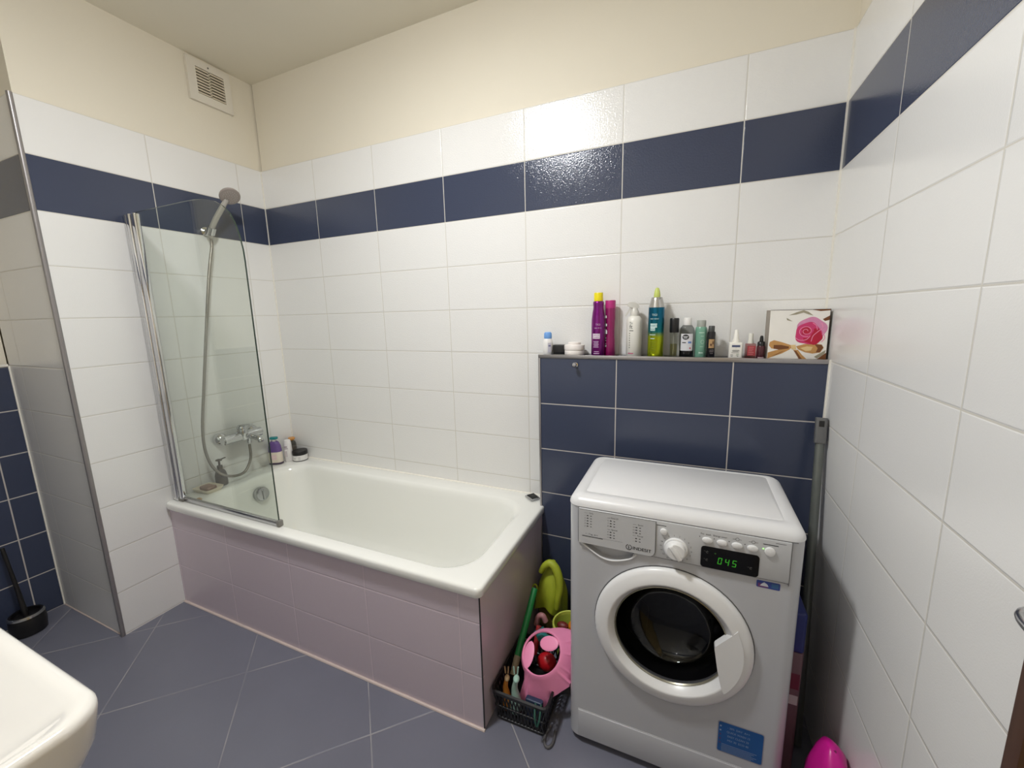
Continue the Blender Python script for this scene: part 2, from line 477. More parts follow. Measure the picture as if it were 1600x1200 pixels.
obj('glass_pane', b, [GLASS, GLASSEDGE], t, smooth=20)
obj('bottom_seal', bx(BM(), .088, .735, -.008, .008, 0.0, .020, .003), CHROME2, t)
obj('end_cap', bx(BM(), .733, .752, -.011, .011, -.001, .026, .004), mat('grey end cap', srgb(120,118,112), .45, noise=.05), t)
obj('foot_cap', bx(BM(), .055, .092, -.014, .013, 0, .012, .002), mat('smoky foot cap', srgb(105,103,98), .4, noise=.05), t)

# mixer, hose, hand shower
t = thing('bath_mixer', 'chrome single-lever bath mixer tap on the left tiled wall', 'tap', (0,-.34,.765))
for yy in (-.085, .085):
    b = BM()
    lathe(b, [(0,.001),(.033,.001),(.034,.010),(.032,.020),(.026,.030),(.019,.036),(.017,.06),(0,.06)], 28, (0,yy,0), 'x')
    obj('wall_rose', b, CHROME, t)
b = BM()
tube(b, [(.062,-.105,0),(.062,-.1,0),(.062,.1,0),(.062,.105,0)], [.020,.025,.025,.020], 20)
lathe(b, [(0,-.02),(.022,-.02),(.026,.0),(.026,.03),(.024,.038),(0,.038)], 24, (.066,.0,0), 'z')
tube(b, crom([(.07,.03,-.005),(.10,.035,-.008),(.135,.038,-.016),(.15,.04,-.035)], 4), [.016]*8+[.015]*5, 14)
obj('mixer_body', b, CHROME, t)
b = BM()
lathe(b, [(0,.038),(.024,.038),(.025,.05),(.018,.06),(0,.062)], 24, (.066,0,0), 'z')
loft(b, [[(.055,-.014,.05),(.055,.014,.05),(.055,.014,.06),(.055,-.014,.06)],[(.10,-.012,.062),(.10,.012,.062),(.10,.012,.069),(.10,-.012,.069)],[(.15,-.008,.07),(.15,.008,.07),(.15,.008,.075),(.15,-.008,.075)]])
obj('lever', b, CHROME, t)
obj('hose_outlet', lathe(BM(), [(0,-.022),(.01,-.022),(.01,-.045),(.008,-.05),(0,-.05)], 16, (.064,.03,0), 'z'), CHROME, t)

t = thing('shower_holder', 'small chrome wall holder carrying the hand shower', 'shower holder', (0,-.344,1.825))
obj('wall_plate', lathe(BM(), [(0,.001),(.022,.001),(.022,.008),(.012,.014),(.012,.035),(0,.035)], 20, (0,0,0), 'x'), CHROME, t)
Mh = Matrix.Translation((.05,0,.0)) @ Matrix.Rotation(math.radians(32), 4, 'Y')
obj('cradle', lathe(BM(), [(.0145,-.018),(.019,-.018),(.0205,.018),(.0158,.018),(.0145,-.018)], 20, (0,0,0), 'z', M=Mh, cap=False), CHROME, t)
t = thing('hand_shower', 'grey hand shower with round head hanging in its wall holder', 'shower head', (.05,-.344,1.825))
b = BM()
hd = Vector((.098,.05,.165))
tube(b, crom([(-.012,0,-.035),(.0,0,0),(.028,.010,.05),(.062,.028,.105),(.085,.042,.145)], 4), [.0095,.0105,.011,.0118,.0122,.0125,.0125,.0125,.0125,.0125,.0125,.0125,.0122,.012,.0118,.0115,.0115], 14)
obj('handle', b, mat('silver plastic', srgb(176,172,166), .3, .3, noise=.03), t)
nrm = Vector((.62,-.18,-.76)).normalized()
Mq = Matrix.Translation(hd) @ nrm.to_track_quat('Z', 'Y').to_matrix().to_4x4()
obj('spray_head', lathe(BM(), [(0,-.02),(.016,-.022),(.034,-.012),(.043,-.002),(.046,.006),(.044,.011),(.040,.012),(0,.0125)], 32, (0,0,0), 'z', M=Mq), mat('warm grey plastic', srgb(150,140,134), .35, noise=.04), t)
hb = BM()
for k in range(3):
    for j in range(6*(k+1)):
        a = 2*PI*j/(6*(k+1))
        rad = .010*(k+1)
        lathe(hb, [(0,.012),(.0014,.012),(.0012,.0145),(0,.0145)], 6, (rad*math.cos(a), rad*math.sin(a), 0), 'z', M=Mq)
obj('nozzles', hb, mat('pale nozzles', srgb(190,186,180), .5, noise=.04), t)
hose = crom([(.038,-.344,1.79),(.05,-.352,1.75),(.055,-.385,1.62),(.058,-.432,1.38),(.06,-.487,1.08),(.065,-.530,.84),(.075,-.530,.70),(.085,-.495,.615),(.09,-.435,.575),(.088,-.37,.575),(.08,-.325,.635),(.066,-.312,.71)], 8)
b = tube(BM(), hose, .0068, 10)
tag(obj('shower_hose', b, mat('metal shower hose', srgb(150,145,138), .3, .9, noise=.2, nscale=220, bump=.6, bscale=300)), 'long grey metal shower hose looping from mixer up to hand shower', 'hose')

# ------------------------------------------------------------------ bottle builder for the ledge and bath rim
SEAT = 1.2052
def lathe_part(name, prof, m, parent, n=28, sy=1.0, sx=1.0):
    b = lathe(BM(), prof, n)
    if sy != 1 or sx != 1: bmesh.ops.scale(b, vec=(sx, sy, 1), verts=b.verts)
    return obj(name, b, m, parent, smooth=50)
G = 'toiletries on the tiled ledge'
# 1 small white bottle with blue cap
t = thing('lotion_bottle', 'small white bottle with light blue cap at the left end of the ledge', 'bottle', (1.712,-.055,SEAT), .35, G)
lathe_part('body', [(0,0),(.017,0),(.0195,.004),(.0215,.025),(.021,.05),(.018,.066),(.014,.070),(0,.070)], mat('white hdpe', srgb(232,230,228), .35, noise=.02), t, sy=.7)
lathe_part('cap', [(0,.069),(.0155,.069),(.017,.074),(.016,.091),(.012,.096),(0,.097)], mat('light blue cap', srgb(110,160,222), .35, noise=.03), t, sy=.75)
b = BM(); wrap_rect(b, .016, .012, .052, .0217, .3); wrap_rect(b, .010, .036, .042, .0219, .3, mi=1)
bmesh.ops.scale(b, vec=(1,.72,1), verts=b.verts)
obj('label', b, [mat('pale lilac label', srgb(196,194,206), .5, noise=.03), mat('indigo print', srgb(98,96,140), .5, noise=.05)], t)
# 2 black compact box
t = thing('black_case', 'flat black rectangular case between blue-capped bottle and white jar', 'case', (1.762,-.045,SEAT), .05, G)
obj('case_body', bx(BM(), -.0265, .0265, -.018, .018, .004, .043, .003), BLACK, t)
obj('clear_base', bx(BM(), -.024, .024, -.016, .016, 0, .004, .001), mat('grey base', srgb(120,118,112), .4, noise=.05), t)
# 3 white jar
t = thing('cream_jar', 'low white cream jar with a stepped lid near the ledge left end', 'jar', (1.826,-.052,SEAT), 0, G)
WJ = mat('white jar plastic', srgb(232,226,222), .3, noise=.02)
lathe_part('jar_body', [(0,0),(.039,0),(.0405,.003),(.0405,.022),(.039,.0235),(0,.0235)], WJ, t, 36)
lathe_part('lid', [(0,.0235),(.0415,.0235),(.042,.026),(.042,.041),(.0405,.0435),(.028,.044),(.026,.0455),(.026,.053),(.024,.0545),(0,.055)], WJ, t, 36)
# 4 purple bottle, yellow cap
PUR = mat('metallic purple', srgb(126,18,122), .3, .75, coat=.5, noise=.06, nscale=8)
t = thing('shampoo_bottle', 'tall metallic purple bottle with bright yellow cap', 'bottle', (1.925,-.06,SEAT), 0, G)
lathe_part('body', [(0,0),(.025,0),(.0268,.003),(.0268,.12),(.0262,.145),(.0235,.17),(.0208,.185),(.0200,.195),(.0212,.206),(.0210,.213),(.018,.2165),(0,.2165)], PUR, t, 36)
lathe_part('cap', [(0,.216),(.0175,.216),(.0178,.218),(.0175,.247),(.0165,.249),(0,.249)], mat('bright yellow cap', srgb(232,214,24), .35, noise=.03), t)
b = BM(); Rr = .0271
wrap_rect(b, .030, .070, .090, Rr, -.1); wrap_text(b, 'SUPERSTAR', .0062, Rr+.0002, .0818, -.1, 1, .8); wrap_text(b, 'QUEEN', .0078, Rr+.0002, .0725, -.1, 1)
wrap_text(b, 'TIGI', .0105, Rr, .122, .15, 2); wrap_text(b, 'BED HEAD', .0062, Rr, .110, .15, 2)
for k in range(5): wrap_rect(b, .022-.003*(k % 2), .058-.0055*k, .0595-.0055*k+.001, Rr, -.12, 2)
wrap_rect(b, .024, .010, .0135, Rr, -.05, 2); wrap_rect(b, .02, .018, .0205, Rr, -.05, 2)
obj('label', b, [mat('white label box', srgb(222,205,222), .5, noise=.03), PUR, mat('pale lilac print', srgb(196,160,200), .5, noise=.03)], t)
# 5 magenta tube bottle
MAG = mat('magenta plastic', srgb(142,20,92), .3, .3, coat=.4, noise=.06, nscale=8)
t = thing('conditioner_bottle', 'slim magenta bottle with magenta cap, right of the purple yellow-capped bottle', 'bottle', (1.968,-.04,SEAT), 0, G)
lathe_part('body', [(0,0),(.020,0),(.0218,.003),(.0205,.05),(.0185,.085),(.0185,.11),(.020,.15),(.0205,.185),(.0195,.188),(0,.188)], MAG, t, 32)
lathe_part('cap', [(0,.188),(.0203,.188),(.0203,.216),(.0193,.2185),(0,.2185)], mat('magenta cap', srgb(178,40,118), .35, noise=.04), t)
b = BM()
for z0, wd, hh in ((.150,.006,.012),(.118,.010,.012),(.100,.008,.006),(.088,.012,.016),(.070,.004,.004),(.060,.004,.004),(.048,.004,.004),(.036,.006,.010)):
    wrap_rect(b, wd, z0, z0+hh*.8, .0222, -.62)
obj('label', b, INKW, t)
# 6 white trigger spray
t = thing('trigger_spray', 'white bottle with clear white trigger spray head', 'spray bottle', (2.062,-.045,SEAT), .25, G)
WSP = mat('white spray bottle', srgb(228,226,218), .35, noise=.02)
lathe_part('body', [(0,0),(.027,0),(.0295,.003),(.0295,.13),(.028,.143),(.021,.153),(.0145,.157),(0,.157)], WSP, t, 36)
b = BM()
lathe(b, [(0,.156),(.0165,.156),(.0165,.172),(.012,.180),(.010,.188),(0,.188)], 24)
loft(b, [[(.017,-.007,.186),(.017,.007,.186),(.014,.007,.198),(.014,-.007,.198)],[(.0,-.009,.184),(.0,.009,.184),(.0,.008,.207),(.0,-.008,.207)],[(-.020,-.008,.190),(-.020,.008,.190),(-.020,.007,.209),(-.020,-.007,.209)],[(-.026,-.006,.193),(-.026,.006,.193),(-.026,.005,.205),(-.026,-.005,.205)]])
loft(b, [[(-.016,-.005,.192),(-.008,-.005,.190),(-.008,.005,.190),(-.016,.005,.192)],[(-.025,-.005,.175),(-.020,-.005,.173),(-.020,.005,.173),(-.025,.005,.175)],[(-.037,-.005,.157),(-.033,-.005,.155),(-.033,.005,.155),(-.037,.005,.157)]])
obj('trigger_head', b, mat('translucent white', srgb(226,224,216), .3, noise=.02, trans=.2), t)
b = BM(); Rr = .0299
flat = [(.006,.134,.128),(.012,.126,.120),(.010,.104,.1015),(.012,.100,.0985)]
wrap_text(b, 'ft', .022, Rr, .108, -.55); wrap_text(b, 'Tu', .011, Rr, .126, -.55)
wrap_rect(b, .016, .099, .1015, Rr, -.5)
for k in range(7): wrap_rect(b, .003, .088-.009*k, .092-.009*k, Rr, -.72)
wrap_rect(b, .022, .011, .015, Rr, -.55, 1)
obj('label', b, [INK, mat('pink print', srgb(188,96,130), .5, noise=.03)], t)
# 7 spray can teal to lime
m = bpy.data.materials.new('teal to lime can'); m.use_nodes = True
nt = m.node_tree; bs = nt.nodes['Principled BSDF']; bs.inputs['Roughness'].default_value = .25; bs.inputs['Metallic'].default_value = .75
tcn = nt.nodes.new('ShaderNodeTexCoord'); sp = nt.nodes.new('ShaderNodeSeparateXYZ'); cr = nt.nodes.new('ShaderNodeValToRGB')
mrn = nt.nodes.new('ShaderNodeMapRange'); mrn.inputs['From Max'].default_value = .2
nt.links.new(tcn.outputs['Object'], sp.inputs[0]); nt.links.new(sp.outputs['Z'], mrn.inputs['Value']); nt.links.new(mrn.outputs['Result'], cr.inputs['Fac']); nt.links.new(cr.outputs['Color'], bs.inputs['Base Color'])
cr.color_ramp.elements[0].position = .38; cr.color_ramp.elements[0].color = srgb(178,192,30)
cr.color_ramp.elements[1].position = .48; cr.color_ramp.elements[1].color = srgb(24,120,122)
e = cr.color_ramp.elements.new(.75); e.color = srgb(18,98,128)
t = thing('spray_can', 'tall aerosol can shading from teal to lime with a pale green nozzle', 'spray can', (2.143,-.06,SEAT), 0, G)
lathe_part('can_body', [(0,0),(.027,0),(.0285,.003),(.0285,.185),(.0285,.186),(0,.186)], m, t, 36)
lathe_part('collar', [(0,.186),(.0283,.186),(.026,.196),(.022,.212),(.0195,.222),(.0185,.223),(0,.223)], mat('silver collar', srgb(190,188,184), .25, .8, noise=.03), t, 36)
lathe_part('nozzle', [(0,.222),(.012,.222),(.0115,.232),(.0095,.246),(.006,.256),(.003,.258),(0,.258)], mat('pale green nozzle', srgb(196,208,110), .4, noise=.05), t)
b = BM(); Rr = .0288
wrap_text(b, 'TIGI', .011, Rr, .155, -.15, 0); wrap_text(b, 'BED HEAD', .0068, Rr, .142, -.15, 0)
wrap_rect(b, .026, .112, .127, Rr, -.25); wrap_rect(b, .018, .100, .112, Rr, -.35)
wrap_text(b, 'HARD', .010, Rr+.0002, .1155, -.25, 1); wrap_text(b, 'HEAD', .008, Rr+.0002, .1025, -.35, 1)
wrap_rect(b, .022, .084, .0865, Rr, -.35); wrap_rect(b, .016, .070, .0725, Rr, -.35)
for k in range(5): wrap_rect(b, .024-.002*k, .058-.008*k, .0592-.008*k, Rr, -.2, 2)
obj('label', b, [mat('pale print', srgb(196,218,216), .5, noise=.03), mat('teal print', srgb(24,120,122), .4, noise=.03), mat('olive print', srgb(110,120,30), .5, noise=.03)], t)
# 8 roll-on / perfume stick with black cap
t = thing('perfume_stick', 'slim clear glass vial with tall black cap', 'perfume', (2.207,-.05,SEAT), 0, G)
lathe_part('vial', [(0,0),(.0135,0),(.0145,.002),(.0145,.088),(.012,.094),(0,.094)], CLEARP, t)
lathe_part('liquid', [(0,.006),(.011,.006),(.0115,.05),(0,.05)], glass_mat('pale yellow liquid', (.86,.84,.6,1)), t)
lathe_part('dip_tube', [(0,.008),(.0015,.008),(.0015,.092),(0,.092)], mat('grey dip tube', srgb(176,176,166), .4, noise=.05), t, 8)
lathe_part('cap', [(0,.092),(.0155,.092),(.0165,.095),(.0165,.142),(.015,.145),(0,.145)], BLACK, t)
# 9 bottle with white cap and black oval label
t = thing('oil_bottle', 'clear bottle of dark liquid with white cap and black oval on its label', 'bottle', (2.252,-.055,SEAT), 0, G)
lathe_part('body', [(0,0),(.0235,0),(.025,.003),(.025,.098),(.0235,.108),(.017,.117),(.013,.121),(0,.121)], CLEARG, t, 32, sy=.75)
lathe_part('liquid', [(0,.002),(.0232,.002),(.024,.026),(0,.026)], mat('black liquid', srgb(18,16,18), .2, noise=.1), t, sy=.75)
lathe_part('cap', [(0,.119),(.0138,.119),(.0142,.121),(.0138,.1435),(.013,.145),(0,.145)], mat('white screw cap', srgb(232,230,226), .4, noise=.02), t)
b = BM(); Rr = .0253
wrap_rect(b, .046, .026, .088, Rr, 0, 0, 14)
vs = [(.0115*math.cos(2*PI*k/24)*q_, .0095*math.sin(2*PI*k/24)*q_) for q_ in (1,.6,.2) for k in range(24)]
put2d(b, vs, [(k+24*g_, (k+1)%24+24*g_, (k+1)%24+24*g_+24, k+24*g_+24) for g_ in (0,1) for k in range(24)] + [tuple(range(48,72))], lambda u, v: ((Rr+.0007)*math.sin((u-.004)/Rr), -(Rr+.0007)*math.cos((u-.004)/Rr), .076+v), 1)
wrap_rect(b, .017, .0765, .079, Rr+.0012, -.16, 0); wrap_rect(b, .012, .0715, .074, Rr+.0012, -.16, 0)
wrap_rect(b, .014, .054, .0575, Rr+.0006, -.35, 3); wrap_rect(b, .012, .053, .060, Rr+.0006, .42, 2)
wrap_rect(b, .005, .033, .038, Rr+.0006, .5, 4)
bmesh.ops.scale(b, vec=(1,.77,1), verts=b.verts)
obj('label', b, [mat('silver white label', srgb(214,214,218), .35, noise=.03), BLACK, mat('blue print', srgb(96,130,190), .5, noise=.03), INK, mat('red dot', srgb(180,50,70), .5, noise=.03)], t)
# 10 green bottle
t = thing('tonic_bottle', 'sage green bottle with translucent grey cap', 'bottle', (2.299,-.045,SEAT), 0, G)
lathe_part('body', [(0,0),(.0185,0),(.0198,.003),(.0198,.096),(.0188,.108),(.0165,.112),(0,.112)], mat('sage green plastic', srgb(116,164,142), .3, noise=.03), t, 32)
lathe_part('cap', [(0,.112),(.0155,.112),(.0155,.134),(.0145,.1355),(0,.1355)], mat('translucent grey cap', srgb(158,162,154), .35, noise=.03), t)
b = BM(); Rr = .0200
wrap_rect(b, .018, .090, .0925, Rr, .1); wrap_rect(b, .010, .078, .0795, Rr, .25)
for k in range(20):
    a = 2*PI*k/20
    a2 = 2*PI*(k+1)/20
    put2d(b, [(.0062*math.cos(a),.0072*math.sin(a)),(.0062*math.cos(a2),.0072*math.sin(a2)),(.0052*math.cos(a2),.0062*math.sin(a2)),(.0052*math.cos(a),.0062*math.sin(a))], [(0,1,2,3)], lambda u, v: (Rr*math.sin(.3+u/Rr), -Rr*math.cos(.3+u/Rr), .058+v))
wrap_rect(b, .012, .040, .0412, Rr, .2); wrap_rect(b, .014, .016, .020, Rr, .1); wrap_rect(b, .004, .0155, .0215, Rr, -.15)
obj('label', b, mat('pale green print', srgb(196,220,206), .5, noise=.03), t)
# 11 small dark bottle with tan label
t = thing('serum_bottle', 'small black bottle with grey cap and tan picture on its label', 'bottle', (2.333,-.055,SEAT), 0, G)
lathe_part('body', [(0,0),(.0125,0),(.0138,.002),(.0138,.088),(.0128,.094),(0,.094)], mat('black bottle', srgb(30,28,30), .25, noise=.1), t)
lathe_part('cap', [(0,.094),(.0102,.094),(.0102,.114),(.009,.1155),(0,.1155)], mat('grey black cap', srgb(66,68,68), .4, noise=.06), t)
b = BM(); wrap_rect(b, .020, .036, .068, .0140, .15); wrap_rect(b, .006, .044, .052, .0142, .0, 1); wrap_rect(b, .005, .050, .060, .0142, .5, 1)
wrap_rect(b, .014, .022, .0235, .0140, .25, 2); wrap_rect(b, .014, .028, .0295, .0140, .25, 2); wrap_rect(b, .010, .016, .0172, .0140, .25, 2)
obj('label', b, [mat('tan picture', srgb(176,142,98), .5, noise=.2, nscale=150), mat('brown picture', srgb(96,62,40), .5, noise=.1), mat('grey print', srgb(150,140,140), .5, noise=.03)], t)
# 12 white square dropper bottle
t = thing('nasal_spray', 'small square white pump bottle with dark blue label bar', 'bottle', (2.413,-.055,SEAT), 0, G)
WPB = mat('white pump bottle', srgb(236,233,224), .35, noise=.02)
b = BM(); rbox(b, 0, 0, .0215, .014, .006, 0, .056, .003)
obj('body', b, WPB, t)
lathe_part('pump', [(0,.056),(.0125,.056),(.012,.064),(.0085,.070),(.0078,.086),(.0065,.088),(.0055,.098),(.004,.101),(0,.102)], WPB, t)
b = BM()
flat_rect(b, -.013, .013, .0405, .0475, -.0143); flat_text(b, 'I', .006, 0, .0365, -.0143, 1)
for x0, x1, z in ((-.010,.010,.030),(-.012,.012,.0275),(-.010,.008,.025),(-.013,.010,.021)): flat_rect(b, x0, x1, z-.0006, z+.0006, -.0143, 1)
flat_rect(b, -.016, -.008, .012, .0135, -.0143, 1); flat_rect(b, -.015, -.009, .007, .0085, -.0143, 1)
flat_rect(b, .002, .010, .015, .0165, -.0143, 2); flat_rect(b, .004, .009, .0075, .009, -.0143, 1); flat_rect(b, .001, .009, .011, .0122, -.0143, 2)
obj('label', b, [mat('dark blue bar', srgb(66,76,112), .5, noise=.03), INK, mat('green print', srgb(120,140,104), .5, noise=.05)], t)
# 13 red small bottle with white cap
t = thing('cosmetic_bottle', 'little clear bottle with red label and white flip cap', 'bottle', (2.460,-.04,SEAT), 0, G)
b = BM(); rbox(b, 0, 0, .0165, .012, .005, 0, .052, .003)
obj('body', b, glass_mat('rosy clear plastic', (.84,.62,.62,1)), t)
lathe_part('cap', [(0,.052),(.0095,.052),(.009,.060),(.0075,.064),(.0075,.084),(.0065,.087),(0,.087)], mat('white flip cap', srgb(222,220,210), .4, noise=.02), t)
b = BM(); flat_rect(b, -.010, .0155, .010, .044, -.0123)
for k in range(5): flat_rect(b, -.006, .010-.002*(k % 3), .038-.006*k, .0395-.006*k, -.0125, 1)
obj('label', b, [mat('red label', srgb(178,66,72), .45, noise=.1, nscale=120), mat('pink print', srgb(220,150,150), .5, noise=.03)], t)
# 14 dark dropper
t = thing('dropper_bottle', 'tiny dark red dropper bottle with black rubber bulb, beside the gift bag', 'bottle', (2.490,-.06,SEAT), 0, G)
lathe_part('body', [(0,0),(.012,0),(.0132,.002),(.0132,.042),(.011,.046),(0,.046)], mat('dark burgundy glass', srgb(74,30,38), .15, noise=.1), t)
lathe_part('dropper', [(0,.046),(.0115,.046),(.0112,.058),(.0095,.0595),(.0062,.061),(.0055,.072),(.0042,.079),(0,.081)], BLACK, t)
b = BM(); wrap_rect(b, .020, .003, .007, .0134, 0); obj('label', b, mat('pale pink stripe', srgb(206,180,186), .5, noise=.03), t)
# 15 gift bag with printed rose
t = thing('gift_bag', 'small paper gift bag printed with pink rose and gold bow at the ledge end', 'gift bag', (2.589,-.05,SEAT), .03)
PAPER = mat('glossy cream paper', srgb(240,236,228), .3, noise=.04, nscale=25)
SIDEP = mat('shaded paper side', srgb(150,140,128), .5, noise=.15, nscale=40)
b = bx(BM(), -.083, .083, -.028, .04, 0, .166, .0008)
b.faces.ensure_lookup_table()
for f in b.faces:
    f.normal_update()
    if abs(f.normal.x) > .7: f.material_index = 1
obj('bag_body', b, [PAPER, SIDEP], t, smooth=20)
def blob(cx, cz, r, wob, n=40, ph=0, sx=1): return [(cx+sx*(r*(1+wob*math.sin(5*a+ph)+wob*.6*math.sin(3*a+ph*2)))*math.cos(a), cz+(r*(1+wob*math.sin(5*a+ph)+wob*.6*math.sin(3*a+ph*2)))*math.sin(a)) for a in (2*PI*k/n for k in range(n))]
def pp(b, poly, y, mi): put2d(b, poly, [tuple(range(len(poly)))], lambda u, v: (u, y, v), mi)
rose = [mat('pale pink petals', srgb(214,140,176), .35, noise=.12, nscale=90), mat('deep pink petals', srgb(206,54,110), .35, noise=.12, nscale=90), mat('crimson petals', srgb(186,18,56), .35, noise=.15, nscale=90), mat('petal edges', srgb(238,150,184), .35, noise=.05)]
b = BM(); cx, cz = .032, .092; F = -.0284
pp(b, blob(cx+.004, cz+.008, .041, .05, ph=.5), F, 0)
pp(b, blob(cx-.004, cz-.004, .036, .05, ph=1.4), F-.0002, 1)
pp(b, blob(cx+.010, cz-.014, .026, .06, ph=2.2), F-.0003, 2)
pp(b, blob(cx-.012, cz+.002, .021, .07, ph=.2), F-.0004, 1)
pp(b, blob(cx-.010, cz+.004, .013, .08, ph=1.0), F-.0005, 2)
def stroke(b, pts, w, y, mi):
    P = crom([(p[0],0,p[1]) for p in pts], 5)
    for i in range(len(P)-1):
        d = P[i+1]-P[i]; n = Vector((-d.z,0,d.x)).normalized()*w/2
        put2d(b, [((P[i]+n).x,(P[i]+n).z),((P[i+1]+n).x,(P[i+1]+n).z),((P[i+1]-n).x,(P[i+1]-n).z),((P[i]-n).x,(P[i]-n).z)], [(0,1,2,3)], lambda u, v: (u, y, v), mi)
ox, oz = cx-.010, cz+.004
stroke(b, [(ox+.004*math.cos(a*.9)*(1+a*.34), oz+.0036*math.sin(a*.9)*(1+a*.34)) for a in [k*.6 for k in range(22)]], .0017, F-.0007, 3)
stroke(b, [(cx+.030,cz+.030),(cx+.034,cz+.015),(cx+.022,cz+.002),(cx+.010,cz-.012),(cx+.006,cz-.03)], .002, F-.0007, 3)
stroke(b, [(cx-.038,cz-.018),(cx-.026,cz-.026),(cx-.008,cz-.024),(cx+.002,cz-.012)], .002, F-.0007, 3)
stroke(b, [(cx+.036,cz-.002),(cx+.042,cz-.018),(cx+.034,cz-.032)], .0022, F-.0007, 3)
stroke(b, [(cx+.006,cz+.030),(cx+.016,cz+.022),(cx+.020,cz+.008)], .0017, F-.0007, 3)
obj('printed_rose', b, rose, t, smooth=0)
gold = [mat('gold ribbon', srgb(196,146,86), .35, noise=.15, nscale=60), mat('brown ribbon folds', srgb(118,70,34), .4, noise=.15, nscale=60), mat('light gold', srgb(226,196,140), .35, noise=.05), mat('grey green leaves', srgb(160,152,128), .45, noise=.15, nscale=80)]
b = BM()
pp(b, [(-.078,.060),(-.066,.066),(-.045,.060),(-.018,.050),(-.012,.043),(-.020,.036),(-.045,.034),(-.072,.038),(-.080,.048)], F, 0)
pp(b, [(-.066,.050),(-.045,.050),(-.022,.045),(-.022,.038),(-.050,.034),(-.066,.038)], F-.0002, 1)
pp(b, [(-.018,.036),(-.040,.022),(-.082,.004),(-.082,.024),(-.060,.032),(-.030,.040)], F-.0001, 0)
pp(b, [(-.030,.033),(-.055,.018),(-.070,.012),(-.045,.026)], F-.0003, 1)
pp(b, [(-.002,.046),(.020,.053),(.045,.055),(.068,.052),(.074,.042),(.066,.026),(.045,.022),(.024,.026),(.004,.036)], F, 0)
pp(b, [(.048,.053),(.068,.051),(.073,.041),(.064,.027),(.054,.026),(.058,.040)], F-.0002, 1)
pp(b, [(.010,.040),(.028,.046),(.044,.044),(.040,.032),(.026,.030)], F-.0002, 2)
pp(b, [(-.010,.034),(.004,.034),(.016,.018),(.032,.002),(.020,.002),(.004,.016)], F-.0001, 0)
pp(b, [(-.008,.032),(.000,.030),(.014,.008),(.020,.002),(.010,.002)], F-.0003, 1)
pp(b, [(-.018,.050),(-.004,.051),(-.001,.036),(-.014,.035)], F-.0004, 2)
obj('printed_bow', b, gold, t, smooth=0)
b = BM()
pp(b, [(-.030,.148),(-.008,.158),(.010,.164),(.024,.158),(.038,.146),(.024,.150),(.010,.156),(-.010,.150)], F-.0001, 3)
pp(b, [(-.036,.140),(-.018,.128),(-.034,.132)], F-.0001, 3)
pp(b, [(.030,.166),(.083,.166),(.083,.162),(.056,.160)], F-.0001, 1)
pp(b, [(.083,.146),(.064,.134),(.070,.128),(.083,.132)], F-.0001, 1)
pp(b, [(.056,.002),(.083,.026),(.083,.002)], F-.0001, 1)
pp(b, [(.050,.012),(.080,.034),(.078,.022),(.058,.006)], F-.0002, 3)
obj('printed_leaves', b, gold, t, smooth=0)
b = BM(); bx(b, .0822, .0836, -.0288, -.0278, .0, .166); bx(b, -.083, .0836, -.0288, -.0278, .1652, .1664)
obj('dark_edging', b, mat('dark brown edging', srgb(62,48,44), .5, noise=.1), t)

# hook on the ledge
t = thing('wall_hook', 'small chrome coat knob screwed to the navy ledge tiles', 'hook', (1.845,-.1,1.172))
obj('stem', lathe(BM(), [(0,-.001),(.009,-.001),(.009,-.004),(.005,-.006),(.005,-.022),(0,-.022)], 20, (0,0,0), 'y'), CHROME, t)
obj('knob', lathe(BM(), [(0,-.020),(.008,-.020),(.0095,-.024),(.0095,-.029),(.007,-.032),(0,-.033)], 20, (0,0,.002), 'y'), CHROME2, t)

# ------------------------------------------------------------------ things on the bath rim
ZR = .5372
G2 = 'toiletries on the bath rim'
t = thing('shampoo_bottle', 'purple and white bottle with teal flip cap in the bath corner', 'bottle', (.040,-.152,ZR), .5, G2)
b = BM(); 
loft(b, [[(x,y,z) for x, y in rr(0,0,hx,hy,hy*.95,6)] for z, hx, hy in ((0,.036,.022),(.004,.038,.024),(.05,.038,.024),(.075,.037,.0235))], mi=0)
loft(b, [[(x,y,z) for x, y in rr(0,0,hx,hy,hy*.95,6)] for z, hx, hy in ((.0751,.037,.0235),(.11,.033,.021),(.132,.024,.017),(.138,.016,.013))], mi=1)
obj('body', b, [mat('cream bottle', srgb(222,212,196), .35, noise=.05), mat('violet bottle', srgb(104,78,140), .35, noise=.06)], t)
obj('cap', rbox(BM(), 0, 0, .022, .014, .012, .150, .163, .003), mat('teal cap', srgb(28,132,134), .35, noise=.04), t)
obj('neck', lathe(BM(), [(0,.137),(.011,.137),(.011,.151),(0,.151)], 16), mat('pale neck', srgb(206,200,196), .3, noise=.03), t)
obj('base_band', rbox(BM(), 0, 0, .0385, .0245, .023, .001, .012, .001), mat('dark violet band', srgb(72,58,80), .4, noise=.05), t)
b = BM(); flat_rect(b, -.018, .016, .03, .06, -.0246); obj('label', b, mat('pinkish label', srgb(226,200,200), .45, noise=.1, nscale=90), t)
t = thing('lotion_bottle', 'slim white shampoo bottle leaning slightly, left of the black-lidded jar', 'bottle', (.070,-.092,ZR), .6, G2)
b = BM()
loft(b, [[(x,y,z) for x, y in rr(0,0,hx,hy,hy*.95,6)] for z, hx, hy in ((0,.022,.016),(.003,.024,.018),(.06,.0235,.0175),(.105,.021,.016),(.128,.018,.014),(.132,.014,.011))])
obj('body', b, mat('white shampoo bottle', srgb(226,222,222), .35, noise=.03), t)
b = BM(); flat_rect(b, -.013, .002, .090, .094, -.0182); flat_rect(b, -.013, .006, .080, .0825, -.0182); flat_rect(b, -.013, .000, .030, .066, -.0182, 1)
obj('label', b, [mat('mauve print', srgb(126,92,112), .5, noise=.05), mat('pale grey print', srgb(196,186,190), .5, noise=.05)], t)
